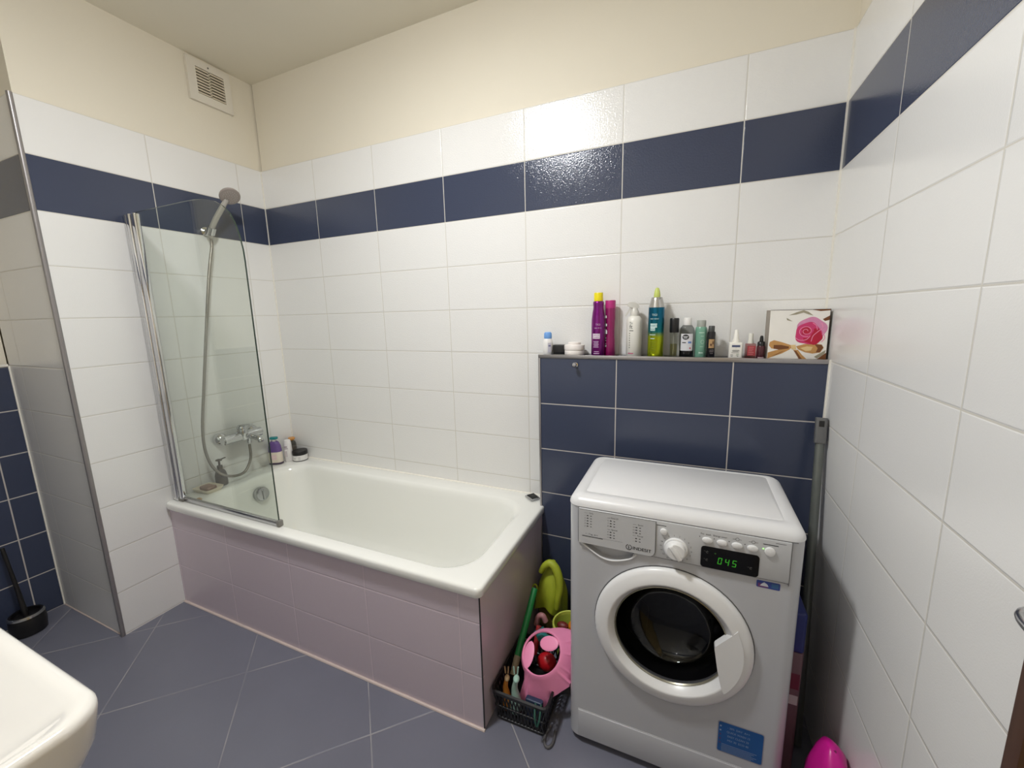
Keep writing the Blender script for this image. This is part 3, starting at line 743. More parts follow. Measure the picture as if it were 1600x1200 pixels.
t = thing('pump_bottle', 'clear bottle with orange cap tucked behind the white bottle in the bath corner', 'bottle', (.035,-.035,ZR), 0, G2)
lathe_part('body', [(0,0),(.022,0),(.0235,.003),(.0235,.085),(.019,.10),(.010,.108),(0,.108)], CLEARG, t)
lathe_part('liquid', [(0,.003),(.0215,.003),(.0215,.07),(0,.07)], mat('brownish gel', srgb(150,138,128), .3, noise=.1), t)
lathe_part('cap', [(0,.107),(.009,.107),(.018,.113),(.020,.120),(.017,.126),(0,.127)], mat('orange cap', srgb(206,146,76), .4, noise=.06), t)
t = thing('cosmetic_jar', 'round white jar with black screw lid on the bath rim corner', 'jar', (.118,-.052,ZR), 0, G2)
lathe_part('jar_body', [(0,.003),(.041,.003),(.0415,.005),(.0415,.036),(0,.036)], mat('white jar', srgb(224,222,220), .3, noise=.03), t, 36)
lathe_part('lid', [(0,.036),(.0425,.036),(.0428,.039),(.0425,.057),(.041,.0595),(0,.060)], BLACK, t, 36)
lathe_part('base_ring', [(0,0),(.040,0),(.0418,.001),(.0418,.004),(0,.004)], RUBBER, t, 36)
b = BM(); wrap_text(b, 'C', .014, .0417, .013, -.3); wrap_rect(b, .012, .014, .0155, .0417, .1); wrap_rect(b, .012, .019, .0205, .0417, .1)
for k in range(5): wrap_rect(b, .012, .010+.004*k, .0112+.004*k, .0417, .75)
obj('label', b, mat('grey jar print', srgb(140,138,138), .5, noise=.05), t)
# soap dish
t = thing('soap_dish', 'cream plastic soap dish at the tap end of the bath rim', 'soap dish', (.066,-.545,ZR), .1)
rings = [[(x,y,z) for x, y in rr(0,0,hx,hy,r,6)] for hx, hy, r, z in ((.046,.034,.012,0),(.055,.042,.015,.012),(.058,.045,.016,.020),(.055,.042,.014,.020),(.050,.037,.012,.010),(.044,.031,.010,.006))]
obj('dish', loft(BM(), rings), mat('cream plastic', srgb(216,206,182), .4, noise=.05), t)
tag(obj('soap_bar', rbox(BM(), .066, -.545, .036, .024, .010, ZR+.0065, ZR+.026, .006), mat('brown soap', srgb(142,112,92), .5, noise=.12, nscale=40)), 'brown bar of soap lying in the cream soap dish', 'soap')
t = thing('soap_dispenser', 'dark brown pump dispenser standing between soap dish and mixer tap', 'soap dispenser', (.052,-.470,ZR), .3)
DKB = mat('dark brown plastic', srgb(74,68,60), .35, noise=.1)
lathe_part('body', [(0,0),(.026,0),(.0275,.003),(.0275,.05),(.022,.072),(.012,.085),(.011,.092),(0,.092)], DKB, t)
b = lathe(BM(), [(0,.092),(.0125,.092),(.0125,.104),(.005,.106),(.005,.130),(0,.130)], 20)
bx(b, -.012, .012, -.010, .010, .128, .138, .003); bx(b, -.004, .004, -.006, .042, .130, .136, .002)
obj('pump', b, DKB, t)
b = BM(); ellipsoid(b, (.146,-.632,ZR+.006), .015, .010, .007)  # plain tan lump, kind of object not settled
tag(obj('tan_lump', b, mat('tan lump surface', srgb(168,138,98), .5, noise=.12)), 'small tan lump on the bath rim behind the screen foot', 'soap')
# slotted silver holder on far right corner of the rim
t = thing('razor_cartridge_tray', 'small silver tray with four black slots on the bath rim corner by the ledge', 'razor tray', (1.628,-.048,ZR), math.radians(-38))
obj('tray', bx(BM(), -.030, .030, -.024, .024, 0, .008, .002), CHROME2, t)
for k in range(4): obj('slot', bx(BM(), -.026+.0135*k, -.0165+.0135*k, -.016, .021, .0075, .0100, .0006), BLACK, t)

# ------------------------------------------------------------------ washing machine
WC = Vector((2.25, -.415, 0))
t = thing('washing_machine', 'white front-loading washing machine with dark round door before the navy ledge', 'washing machine', WC)
FR = -.19   # local y of the front face (world -.605)
b = BM(); rbox(b, 0, 0, .295, .19, .034, .024, .822, n=8)
cut1 = lathe(BM(), [(0,-.30),(.158,-.30),(.158,.10),(0,.10)], 48, (-.003, FR+.16, .478), 'y')
cup = [(-.258,.7135),(-.10,.7135),(-.112,.690),(-.14,.677),(-.17,.671),(-.195,.674),(-.215,.684)]
cut2 = prism(BM(), cup, FR-.02, FR+.022, 'y')
b = bool_cut(b, [cut1, cut2])
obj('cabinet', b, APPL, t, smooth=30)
b = BM(); rings = []
for k in range(7):
    a = PI/2*k/6
    i = .030*(1-math.cos(a)); z = .822+.028*math.sin(a)
    rings.append([(x, y, z) for x, y in rr(0, 0, .2965-i, .1925-i, max(.036-i*.6,.012), 8)])
rings.append([(x, y, .850) for x, y in rr(0, .006, .255, .150, .014, 8)])
rings.append([(x, y, .8488) for x, y in rr(0, .006, .2535, .1485, .013, 8)])
rings.append([(x, y, .8505) for x, y in rr(0, .006, .2515, .1465, .012, 8)])
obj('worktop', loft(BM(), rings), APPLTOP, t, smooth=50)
# control fascia
b = bx(BM(), -.262, .262, FR-.006, FR+.002, .712, .8195, .0022)
fas = obj('control_panel', b, PANELG, t)
b = BM()
bx(b, -.2635, -.262, FR-.0045, FR+.001, .712, .8195); bx(b, .262, .2635, FR-.0045, FR+.001, .705, .8195)
bx(b, -.262, .275, FR-.0025, FR+.001, .8195, .8212); bx(b, -.09, .262, FR-.0025, FR+.001, .7095, .712)
obj('panel_seam', b, mat('grey seam', srgb(120,120,120), .6, noise=.05), t)
# detergent drawer
poly = [(-.260,.8175),(-.049,.8175),(-.0485,.728),(-.052,.718),(-.058,.7135),(-.064,.7125),(-.260,.7125)]
dr = obj('detergent_drawer', prism(BM(), poly, FR-.0085, FR-.0055, 'y'), PANELG, t, smooth=20)
b = BM()
S = [(-.049,.8175),(-.0485,.728),(-.052,.718),(-.058,.7135),(-.066,.712)]
for (a0, a1) in zip(S, S[1:]):
    put2d(b, [(a0[0],a0[1]),(a0[0]+.0016,a0[1]),(a1[0]+.0016,a1[1]-.0008),(a1[0],a1[1]-.0008)], [(0,1,2,3)], lambda u, v: (u, FR-.0087, v))
flat_rect(b, -.26, -.048, .8172, .8184, FR-.0087)
obj('drawer_gap', b, mat('dark seam', srgb(90,90,90), .6, noise=.05), dr)
b = BM(); YF = FR-.0088
def col(x, z, head, rows):
    flat_rect(b, x-.008, x+.001, z+.0012, z+.0018, YF); flat_text(b, head, .0062, x+.012, z, YF)
    for i, r_ in enumerate(rows):
        zz = z-.0085-.0082*i
        flat_text(b, r_, .0055, x-.006, zz, YF)
        flat_rect(b, x-.001, x+.004, zz+.0006, zz+.0034, YF); flat_rect(b, x+.009, x+.0135, zz+.0008, zz+.0028, YF)
col(-.236, .807, 'Daily', ['1','2','3','4','5'])
col(-.170, .803, 'Time 37', ['6','7','8']); col(-.170, .768, 'Special', ['9','10','11'])
col(-.100, .797, 'Sport', ['12','13','14']); col(-.100, .764, 'Partial', ['-','-'])
flat_text(b, '1 - 7 kg  A++', .0068, -.222, .7415, YF); flat_rect(b, -.25, -.19, .7350, .7372, YF)
flat_rect(b, -.20, -.135, .7375, .7379, YF)
obj('printed_text', b, INK, dr, smooth=0)
b = BM()
def ring2d(b, cx, cz, r0, r1, y, n=28, a0=0, a1=2*PI, mi=0):
    for k in range(n):
        p, q_ = a0+(a1-a0)*k/n, a0+(a1-a0)*(k+1)/n
        put2d(b, [(cx+r0*math.cos(p),cz+r0*math.sin(p)),(cx+r1*math.cos(p),cz+r1*math.sin(p)),(cx+r1*math.cos(q_),cz+r1*math.sin(q_)),(cx+r0*math.cos(q_),cz+r0*math.sin(q_))], [(0,1,2,3)], lambda u, v: (u, y, v), mi)
ring2d(b, -.1175, .7275, .0066, .0084, YF, a0=math.radians(105), a1=math.radians(435))
flat_rect(b, -.1185, -.1165, .7235, .7300, YF); flat_rect(b, -.1200, -.1165, .7290, .7300, YF); flat_rect(b, -.1195, -.1155, .7230, .7240, YF); flat_rect(b, -.1186, -.1164, .7312, .7332, YF)
vs, fs = text2d('INDESIT', .0128)
put2d(b, vs, fs, lambda u, v: (-.0828+u*1.08, YF, .7232+v))
for k in range(2):
    vs2 = [(u+.0002*(k+1), v) for u, v in vs]
    put2d(b, vs2, fs, lambda u, v: (-.0828+u*1.08, YF-.0001*(k+1), .7232+v))
obj('brand_logo', b, mat('logo print', srgb(30,30,34), .5, noise=.05), dr, smooth=0)
# cup lip
lip = crom([(u, FR-.002, v) for u, v in [(-.260,.7125),(-.24,.700),(-.215,.684),(-.195,.674),(-.17,.670),(-.14,.6765),(-.112,.689),(-.098,.705)]], 4)
obj('drawer_grip_lip', tube(BM(), lip, .0024, 8), APPLTOP, t)
# knob, buttons, display
K = (.004, .749)
b = BM()
lathe(b, [(0,0),(.0305,0),(.0305,-.004),(.029,-.0065),(0,-.0065)], 36, (K[0], FR-.0055, K[1]), 'y')
lathe(b, [(0,-.006),(.0255,-.006),(.0245,-.018),(.021,-.0215),(0,-.0225)], 36, (K[0], FR-.0055, K[1]), 'y')
Mk = Matrix.Translation((K[0], FR-.0055, K[1])) @ Matrix.Rotation(math.radians(-35), 4, 'Y')
bx(b, -.0065, .0065, -.029, -.020, -.0225, .0225, .003, 3, M=Mk)
kb = obj('program_knob', b, RINGM, t)
b = BM()
for k in range(18):
    a = math.radians(90-20*k+8)
    u, v = K[0]+.0385*math.cos(a), K[1]+.0365*math.sin(a)
    flat_text(b, str((k % 16)+1) if k < 16 else 'o', .0062, u, v-.002, FR-.0062)
obj('dial_numeral', b, INK, t, smooth=0)
b = BM(); flat_rect(b, -.046, -.022, .8072, .8090, FR-.0062)
for x, s in ((.066,'Pre'),(.080,'wash'),(.107,'Energy saver')): flat_text(b, s, .0062, x, .8035, FR-.0062)
for x in (.146, .181):
    ring2d(b, x, .806, .0035, .0043, FR-.0062, 12); flat_rect(b, x+.004, x+.010, .8055, .8063, FR-.0062); flat_rect(b, x-.010, x-.004, .8050, .8058, FR-.0062)
flat_rect(b, .202, .234, .8052, .8072, FR-.0062); flat_rect(b, .228, .250, .8128, .8138, FR-.0062)
for x in (.060,.094,.128,.163):
    ring2d(b, x, .7965, 0, .0013, FR-.0062, 10)
obj('button_print', b, INK, t, smooth=0)
btns = [(-.028,.792,.009,.009)] + [(x,.790,.0120,.0078) for x in (.078,.112,.146,.180)] + [(.217,.789,.0115,.0115)]
for x, z, hx, hz in btns:
    b = BM()
    pf = [(0,0),(1,0),(1,-.0035),(.93,-.0055),(.6,-.0068),(0,-.007)]
    rings = [[(x+hx*r*math.cos(2*PI*k/24), FR-.0055+h, z+hz*r*math.sin(2*PI*k/24)) for k in range(24)] if r else [(x, FR-.0055+h, z)] for r, h in pf]
    obj('button', loft(b, rings), RINGM, t)
obj('indicator_lamp', lathe(BM(), [(0,0),(.0022,0),(.0018,-.0012),(0,-.0015)], 12, (.203,FR-.0058,.7935), 'y'), mat('lit start lamp', srgb(170,220,150), .3, emit=srgb(180,255,150), es=.8), t)
dp = obj('display', prism(BM(), rr(.131, .743, .066, .0295, .008, 5), FR-.0075, FR-.0055, 'y'), BLACKG, t, smooth=30)
b = BM(); YD = FR-.0078
SEG = {'0':'abcdef','4':'bcfg','5':'acdfg'}
def seg7(cx, cz, h, ch, mi):
    w = h*.52; s = h*.12; sl = .12
    def q4(x0,x1,z0,z1): put2d(b, [(x0,z0),(x1,z0),(x1,z1),(x0,z1)], [(0,1,2,3)], lambda u, v: (cx+u+v*sl, YD, cz+v), mi)
    g_ = h*.04
    for c in SEG[ch]:
        if c == 'a': q4(-w/2+g_, w/2-g_, h/2-s, h/2)
        if c == 'd': q4(-w/2+g_, w/2-g_, -h/2, -h/2+s)
        if c == 'g': q4(-w/2+g_, w/2-g_, -s/2, s/2)
        if c == 'b': q4(w/2-s, w/2, g_, h/2-g_)
        if c == 'c': q4(w/2-s, w/2, -h/2+g_, -g_)
        if c == 'f': q4(-w/2, -w/2+s, g_, h/2-g_)
        if c == 'e': q4(-w/2, -w/2+s, -h/2+g_, -g_)
for i, ch in enumerate('045'): seg7(.110+.0165*i, .7385, .0185, ch, 0)
obj('lit_digits', b, LEDG, dp, smooth=0)
b = BM()
ring2d(b, .0985, .757, 0, .002, YD, 10)
obj('dim_indicator', b, LEDD, dp, smooth=0)
GICON = mat('grey icons', srgb(110,110,106), .5, noise=.05)
for (x, z) in ((.080,.757),(.080,.735),(.180,.735)):
    b = BM(); ring2d(b, x, z, .0022, .0030, YD, 12, a0=.5, a1=5.5); flat_rect(b, x-.008, x-.004, z+.002, z+.0026, YD); flat_rect(b, x-.0003, x+.0003, z, z+.004, YD)
    obj('display_icon', b, GICON, dp, smooth=0)
# door
DC = (-.003, FR, .478)
b = lathe(BM(), [(.206,.002),(.2075,-.002),(.207,-.008),(.203,-.014),(.195,-.018),(.180,-.0225),(.170,-.0245),(.1665,-.0245),(.1645,-.0225),(.1485,-.003),(.147,.006),(.150,.012),(.206,.012)], 72, DC, 'y', cap=False)
b2 = lathe(BM(), [(.2065,.0),(.2098,.0),(.2098,-.0012),(.2065,-.0012)], 72, DC, 'y', cap=False)
door = obj('door', b, RINGM, t, smooth=50)
obj('door_gap', b2, mat('dark door gap', srgb(86,86,86), .6, noise=.05), door)
# recessed grip: plate filling the right part of the ring
hp = [(.141,-.112),(.133,-.090),(.123,-.045),(.113,.016),(.1145,.022),(.149,.064),(.164,.083)]
poly = [(DC[0]+u, DC[2]+v) for u, v in ([(.182*math.cos(math.radians(a)), .182*math.sin(math.radians(a))) for a in range(-37, 27, 4)] + list(reversed(hp)))]
b = prism(BM(), poly, FR-.0248, FR-.002, 'y')
obj('door_handle', b, RINGM, door, smooth=25)
gp = [(.1465,-.002),(.1455,.012),(.142,.030),(.132,.055),(.112,.078),(.08,.094),(.04,.102),(0,.104)]
obj('door_glass', lathe(BM(), gp, 56, DC, 'y', cap=False), DOORGLASS, door, smooth=80)
obj('glass_rim', lathe(BM(), [(.1485,-.003),(.1500,-.006),(.1475,-.007),(.1455,-.003)], 64, DC, 'y', cap=False), mat('brushed rim', srgb(150,146,130), .3, .7, noise=.05), door)
b = lathe(BM(), [(.156,.10),(.156,.245),(.0,.25)], 56, DC, 'y', cap=False)
for k in range(3):
    a = math.radians(90+120*k+18)
    Md = Matrix.Translation((DC[0], DC[1]+.17, DC[2])) @ Matrix.Rotation(-a, 4, 'Y') @ Matrix.Translation((.142, 0, 0))
    bx(b, -.022, .012, -.07, .06, -.02, .02, .009, 3, M=Md)
obj('drum', b, STEEL, t, smooth=50)
obj('door_seal', lathe(BM(), [(.1575,.012),(.150,.016),(.148,.05),(.157,.10)], 56, DC, 'y', cap=False), RUBBER, t)
# kick plate, feet, stickers
b = bx(BM(), -.262, .262, FR-.0035, FR+.004, .028, .1255, .0018)
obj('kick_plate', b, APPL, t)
b = BM(); bx(b, -.262, .262, FR-.0012, FR+.003, .1255, .1280)
obj('kick_seam', b, mat('pale seam', srgb(186,186,188), .5, noise=.03), t)
for sx in (-.24, .24):
    for sy in (-.15, .15):
        obj('foot', lathe(BM(), [(0,0),(.022,0),(.022,.012),(.012,.016),(.012,.026),(0,.026)], 16, (sx,sy,0)), RUBBER, t)
BLUE = mat('blue sticker', srgb(30,84,146), .3, noise=.2, nscale=14)
b = BM(); put2d(b, rr(.189, .208, .056, .050, .006, 4), [tuple(range(20))], lambda u, v: (u, FR-.0006, v), 1)
put2d(b, rr(.189, .208, .0535, .0475, .005, 4), [tuple(range(20))], lambda u, v: (u, FR-.0010, v), 0)
for i, ln in enumerate(['- 20%  DAY  A++','QUICK WASH 15','EASY CLEAN 30','MIX 30  ECO 40']):
    flat_text(b, ln, .0088, .184, .2395-.0135*i, FR-.0014, 2, .85)
for i in range(6): flat_rect(b, .145, .205-.006*(i % 3)+.025, .1855-.0045*i, .1868-.0045*i, FR-.0014, 2)
for i in range(5): flat_rect(b, .1385, .1425, .2400-.0135*i, .2450-.0135*i, FR-.0014, 2 if i < 2 else 3)
st = obj('energy_sticker', b, [BLUE, mat('pale sticker border', srgb(150,150,160), .5, noise=.03), mat('pale blue print', srgb(140,160,190), .5, noise=.05), mat('plum print', srgb(90,66,110), .5, noise=.05)], t, smooth=0)
b = BM(); put2d(b, rr(.221, .6945, .0255, .0095, .003, 4), [tuple(range(20))], lambda u, v: (u, FR-.0006, v), 0)
pp(b, [(.199,.6865),(.222,.6865),(.218,.693),(.199,.697)], FR-.0009, 1)
pp(b, [(.203,.690),(.222,.690),(.219,.696),(.212,.701),(.207,.696)], FR-.0012, 2)
for i in range(3): flat_rect(b, .228, .243, .690+.004*i, .6915+.004*i, FR-.0010, 3)
obj('small_sticker', b, [mat('dark blue sticker', srgb(52,70,140), .35, noise=.1), mat('plum patch', srgb(110,60,112), .4, noise=.1), mat('pale cloud print', srgb(196,200,206), .4, noise=.05), mat('teal print', srgb(70,130,150), .4, noise=.05)], t, smooth=0)

# ------------------------------------------------------------------ ventilation grille
t = thing('wall_vent', 'square white ventilation grille high on the left wall by the ceiling', 'vent', (-.008,-.222,2.54))
b = BM()
fr = [(-.102,-.095),(.102,-.095),(.102,.095),(-.102,.095)]; inn = [(-.063,-.058),(.069,-.058),(.069,.062),(-.063,.062)]
for i in range(4):
    j = (i+1) % 4
    prism(b, [fr[i], fr[j], inn[j], inn[i]], .001, .016, 'x')
obj('frame', b, mat('vent plastic', srgb(222,216,204), .45, noise=.03), t, smooth=30)
obj('backing', bx(BM(), .001, .003, -.063, .069, -.058, .062), mat('dark vent backing', srgb(60,54,44), .8, noise=.1), t)  # dark sheet set behind the slats
b = BM()
for k in range(9):
    z = -.0515+.0134*k
    bx(b, .006, .0150, -.066+.003, .066+.003, z-.0034, z+.0034, .0008)
bx(b, .006, .015, -.003, .003, -.058, .062)
obj('louvre', b, mat('dusty louvre', srgb(212,202,182), .6, noise=.12, nscale=60), t)
obj('screw', lathe(BM(), [(0,.016),(.004,.016),(.003,.0175),(0,.018)], 12, (0,-.002,.078), 'x'), mat('screw', srgb(96,92,86), .4, .5, noise=.05), t)

# ------------------------------------------------------------------ washbasin (front wall side, lower left)
t = thing('washbasin', 'white ceramic washbasin with rounded corners close to the camera at lower left', 'washbasin', (1.235,-1.735,.72))
def RB(x0, x1, y0, y1, r, z): return [(x-1.235, y+1.735, z-.72) for x, y in rr((x0+x1)/2, (y0+y1)/2, (x1-x0)/2, (y1-y0)/2, r, 10)]
x0, x1, y0, y1 = .94, 1.53, -2.0005, -1.475
rings = [RB(x0+.14,x1-.14,y0,y1-.15,.05,.70), RB(x0+.08,x1-.08,y0,y1-.09,.06,.708), RB(x0+.035,x1-.035,y0,y1-.045,.06,.728), RB(x0+.012,x1-.012,y0,y1-.018,.06,.758), RB(x0+.004,x1-.004,y0,y1-.006,.058,.79), RB(x0,x1,y0,y1,.055,.835), RB(x0+.001,x1-.001,y0,y1-.001,.054,.843), RB(x0+.005,x1-.005,y0,y1-.005,.052,.8485), RB(x0+.011,x1-.011,y0,y1-.011,.048,.850),
         RB(x0+.018,x1-.018,y0+.12,y1-.020,.044,.849), RB(x0+.026,x1-.026,y0+.13,y1-.030,.042,.844), RB(x0+.05,x1-.05,y0+.15,y1-.065,.05,.815), RB(x0+.075,x1-.075,y0+.17,y1-.105,.07,.785), RB(x0+.12,x1-.12,y0+.2,y1-.15,.08,.762), RB(x0+.2,x1-.2,y0+.24,y1-.22,.04,.756)]
obj('basin', loft(BM(), rings), CERAMIC, t, smooth=70)
obj('drain_ring', lathe(BM(), [(0,.0365),(.02,.0365),(.022,.038),(.018,.040),(0,.040)], 24, (0,.02,0)), CHROME, t)

# toilet brush in the alcove
t = thing('toilet_brush', 'black toilet brush in round holder on the alcove floor at far left', 'toilet brush', (-.45,-1.085,0))
obj('holder', lathe(BM(), [(0,0),(.050,0),(.056,.004),(.060,.05),(.056,.085),(.050,.095),(.046,.095),(.046,.08),(0,.08)], 32), BLACK, t)
obj('holder_band', lathe(BM(), [(.0565,.083),(.059,.085),(.057,.092),(.0525,.095)], 32, cap=False), CHROME2, t)
b = tube(BM(), [(-.004,0,.07),(-.03,.0,.20),(-.05,-.002,.30),(-.072,-.004,.40)], [.011,.008,.007,.007], 12)
obj('handle', b, BLACK, t)

# ------------------------------------------------------------------ basket of bath toys between bath and washing machine
t = thing('plastic_basket', 'black openwork plastic basket on the floor between bath and washing machine', 'basket', (1.797,-.515,0))
def RK(hx, hy, r, z): return [(x, y, z) for x, y in rr(0, 0, hx, hy, r, 4)]
b = BM()
NS = 7
def kpt(s, z):
    f = z/.125
    return s, f
hx0, hy0, hx1, hy1 = .082, .120, .094, .132
def wallpt(side, u, z):
    f = z/.125; hx = hx0+(hx1-hx0)*f; hy = hy0+(hy1-hy0)*f
    return {'f': (-hx+2*hx*u, -hy, z), 'b': (-hx+2*hx*u, hy, z), 'l': (-hx, -hy+2*hy*u, z), 'r': (hx, -hy+2*hy*u, z)}[side]
for side, n in (('f',14),('b',10),('l',16),('r',16)):
    for k in range(n+1):
        for s in (1, -1):
            u0 = k/n; u1 = max(0, min(1, u0+s*1.6/n))
            if abs(u1-u0) > .01: tube(b, [wallpt(side,u0,.012), wallpt(side,u1,.112)], .0026, 5)
    for z in (.012, .062): tube(b, [wallpt(side,0,z), wallpt(side,1,z)], .0032, 6)
loft(b, [RK(hx0,hy0,.012,0), RK(hx0+.002,hy0+.002,.012,.014), RK(hx0-.003,hy0-.003,.012,.014), RK(hx0-.004,hy0-.004,.01,.003)])
obj('lattice', b, BLACK, t)
obj('rim', loft(BM(), [RK(hx1-.001,hy1-.001,.014,.108), RK(hx1+.006,hy1+.006,.018,.112), RK(hx1+.007,hy1+.007,.018,.124), RK(hx1,hy1,.014,.126), RK(hx1-.003,hy1-.003,.012,.110), RK(hx1-.001,hy1-.001,.014,.108)], cap0=False, cap1=False), BLACK, t)

G3 = 'bath toys in the basket'
# pink shower visor
PINK = mat('pink foam', srgb(246,150,190), .45, noise=.04, nscale=12)
VC = Vector((1.838,-.530,.210))
t = thing('bath_visor', 'pink children bath visor with ear flaps lying on top of the toy basket', 'visor', VC, 0)
nv = Vector((-.252,-.594,.764)).normalized()
rx = Vector((.916,.399,-.024)); rx = (rx - nv*rx.dot(nv)).normalized(); ry = nv.cross(rx)
Mv = Matrix((rx, ry, nv)).transposed().to_4x4()
b = BM(); n = 180
prof = [(.070,.000),(.074,.004),(.078,.001),(.084,-.010),(.102,-.038),(.124,-.066),(.142,-.090),(.143,-.094),(.140,-.094),(.121,-.068),(.098,-.040),(.079,-.012),(.070,-.004)]
def lerp(tab, x):
    for (x0, v0), (x1, v1) in zip(tab, tab[1:]):
        if x0 <= x <= x1: return v0+(v1-v0)*(x-x0)/(x1-x0)
    return tab[-1][1]
REACH = [(-180,.12),(-152,.12),(-145,1.55),(-135,1.6),(-120,1.35),(-105,1.12),(-60,.92),(0,.8),(40,.75),(55,.5),(70,.12),(180,.12)]
rings = []
for r, h in prof:
    ring = []
    for k in range(n):
        a = 2*PI*k/n - PI
        ad = math.degrees(a); sc_ = lerp(REACH, ad)
        out = max(0, r-.084)
        rad = r if out == 0 else .084+out*sc_
        hh = h if out == 0 else -.010+(h+.010)*min(1, sc_*1.05)
        dz = 0
        for a0 in (-139, -128, -52, -38, -8, 18):
            dz += .011*min(1, out/.02)*math.exp(-((ad-a0)/2.6)**2)
        p = Mv @ Vector((rad*math.cos(a), rad*.92*math.sin(a), hh+dz))
        w_ = VC + p
        w_.x = max(1.749, min(1.882+.067*max(0,min(1,(w_.z-.095)/.05)), w_.x))
        ring.append(tuple(w_-VC))
    rings.append(ring)
rings.append(rings[0])
obj('brim', loft(BM(), rings, cap0=False, cap1=False), PINK, t, smooth=60)
for cx_, cy_, ang, ra, rb in ((-.050,.002,-18,.021,.042), (.032,.024,78,.024,.036)):
    Mf = Mv @ Matrix.Translation((cx_, cy_, .002)) @ Matrix.Rotation(math.radians(ang), 4, 'Z')
    b = BM(); ellipsoid(b, (0,0,0), ra, rb, .004, M=Mf, n=24)
    obj('ear_flap', b, PINK, t)
# yellow green bucket
LIME = mat('lime translucent plastic', srgb(178,192,80), .35, noise=.08, nscale=20)
t = thing('toy_bucket', 'lime green plastic bucket with bright rim behind the pink visor', 'bucket', (1.880,-.310,0), 0)
obj('bucket_body', lathe(BM(), [(0,0),(.050,0),(.054,.004),(.066,.158),(.064,.158),(.052,.008),(0,.006)], 36), LIME, t)
obj('rim', lathe(BM(), [(.065,.152),(.069,.152),(.0705,.156),(.0705,.168),(.068,.171),(.064,.169),(.0635,.156)], 36, cap=False), mat('bright lime rim', srgb(206,216,96), .35, noise=.05), t)
b = BM(); ellipsoid(b, (1.900,-.305,.155), .030, .026, .022)
tag(obj('orange_toy', b, mat('orange rubber', srgb(216,132,36), .4, noise=.15, nscale=30)), 'orange rubber toy lying inside the lime bucket', 'toy')
b = BM(); ellipsoid(b, (1.850,-.312,.150), .024, .016, .014)
tag(obj('dark_red_toy', b, mat('dark red rubber', srgb(112,40,34), .45, noise=.1)), 'dark red toy at the left inside the lime bucket', 'toy')
# green stick
t = thing('toy_stick', 'green plastic stick with pale grip leaning on the bath side panel', 'stick', (0,0,0))
obj('stick', tube(BM(), [(1.738,-.325,.292),(1.733,-.50,.135)], .0125, 14), mat('green plastic', srgb(16,122,58), .4, noise=.06), t)
obj('pale_end', tube(BM(), [(1.733,-.50,.135),(1.7325,-.515,.122),(1.732,-.545,.095)], [.013,.013,.011], 12), mat('pale khaki grip', srgb(150,142,116), .5, noise=.08), t)
# yellow green rain cloth over a brown bag
t = thing('film_bag', 'brownish translucent bag under the yellow-green cloth in the corner', 'bag', (1.754,-.185,.0))
b = BM(); rings = []
for z, r_, in ((.0,.040),(.01,.050),(.10,.050),(.16,.044),(.20,.030),(.22,.015)):
    rings.append([(r_*(1+.08*math.sin(3*2*PI*k/24+z*20))*math.cos(2*PI*k/24), .9*r_*(1+.08*math.cos(4*2*PI*k/24+z*30))*math.sin(2*PI*k/24), z) for k in range(24)])
obj('bag_body', loft(b, rings), mat('brown olive film', srgb(120,104,42), .4, noise=.2, nscale=30), t, smooth=80)
YG = mat('yellow green fabric', srgb(166,178,46), .55, noise=.12, nscale=30, bump=.3, bscale=60)
t = thing('rain_cape', 'crumpled yellow-green rain cape draped over a bag behind the toy basket', 'cape', (1.758,-.187,0))
b = BM(); rings = []
NN = 72
for i in range(17):
    f = i/16
    ring = []
    for k in range(NN):
        a = 2*PI*k/NN
        fold = 1+(.02+.07*f)*math.sin(5*a+1.2*f)+.035*f*math.sin(9*a+1.0)+.03*f*math.sin(2*a)
        base = .010+.054*math.sin(min(1,f*1.35)*PI/2)*(1+.05*f)
        zz = .338-.215*f**.9 + .012*f*math.sin(3*a+.5) - .03*max(0,f-.6)*math.sin(2*a+2)
        x_ = base*fold*math.cos(a)+.012*(1-f)
        y_ = base*fold*math.sin(a)*.9
        ring.append((max(-.066, x_), y_, zz))
    rings.append(ring)
obj('drape', loft(b, rings, cap1=False), YG, t, smooth=80)
fold = crom([(-.030,-.040,.300),(-.012,-.038,.332),(.012,-.034,.346),(.034,-.036,.332),(.050,-.042,.295),(.056,-.048,.250),(.050,-.056,.205),(.046,-.058,.160)], 6)
rs = [.010+.008*math.sin(PI*i/(len(fold)-1)) for i in range(len(fold))]
obj('hood_fold', tube(BM(), fold, rs, 14), YG, t, smooth=80)
obj('snap_loop', tube(BM(), [(-.052+.010*math.cos(2*PI*k/14),-.050,.225+.018*math.sin(2*PI*k/14)) for k in range(15)], .0035, 8), YG, t)
# small toys
def figure(name, label, cat, c, body_m, head_m, h, w, group):
    t = thing(name, label, cat, c, .3, group)
    b = BM(); tube(b, crom([(0,0,0),(.002,0,h*.3),(-.002,0,h*.6),(.004,-.004,h*.85)], 4), [w, w*1.05, w*1.1, w*1.1, w, w*.9, w*.8, w*.7, w*.62, w*.55, w*.5, w*.48, w*.5], 12)
    obj('body', b, body_m, t, smooth=80)
    b = BM(); ellipsoid(b, (.006,-.010,h*.92), w*.62, w*.9, w*.55)
    for s in (-1, 1): tube(b, [(.004+s*w*.3,0,h*.98),(.004+s*w*.45,.003,h*1.15)], w*.16, 6)
    obj('head', b, head_m, t, smooth=80)
figure('giraffe_toy', 'orange toy giraffe with tan head at the basket front left', 'toy', (1.730,-.600,.016), mat('orange toy', srgb(232,150,60), .5, noise=.25, nscale=90), mat('tan toy', srgb(186,158,118), .5, noise=.15, nscale=90), .140, .0145, G3)
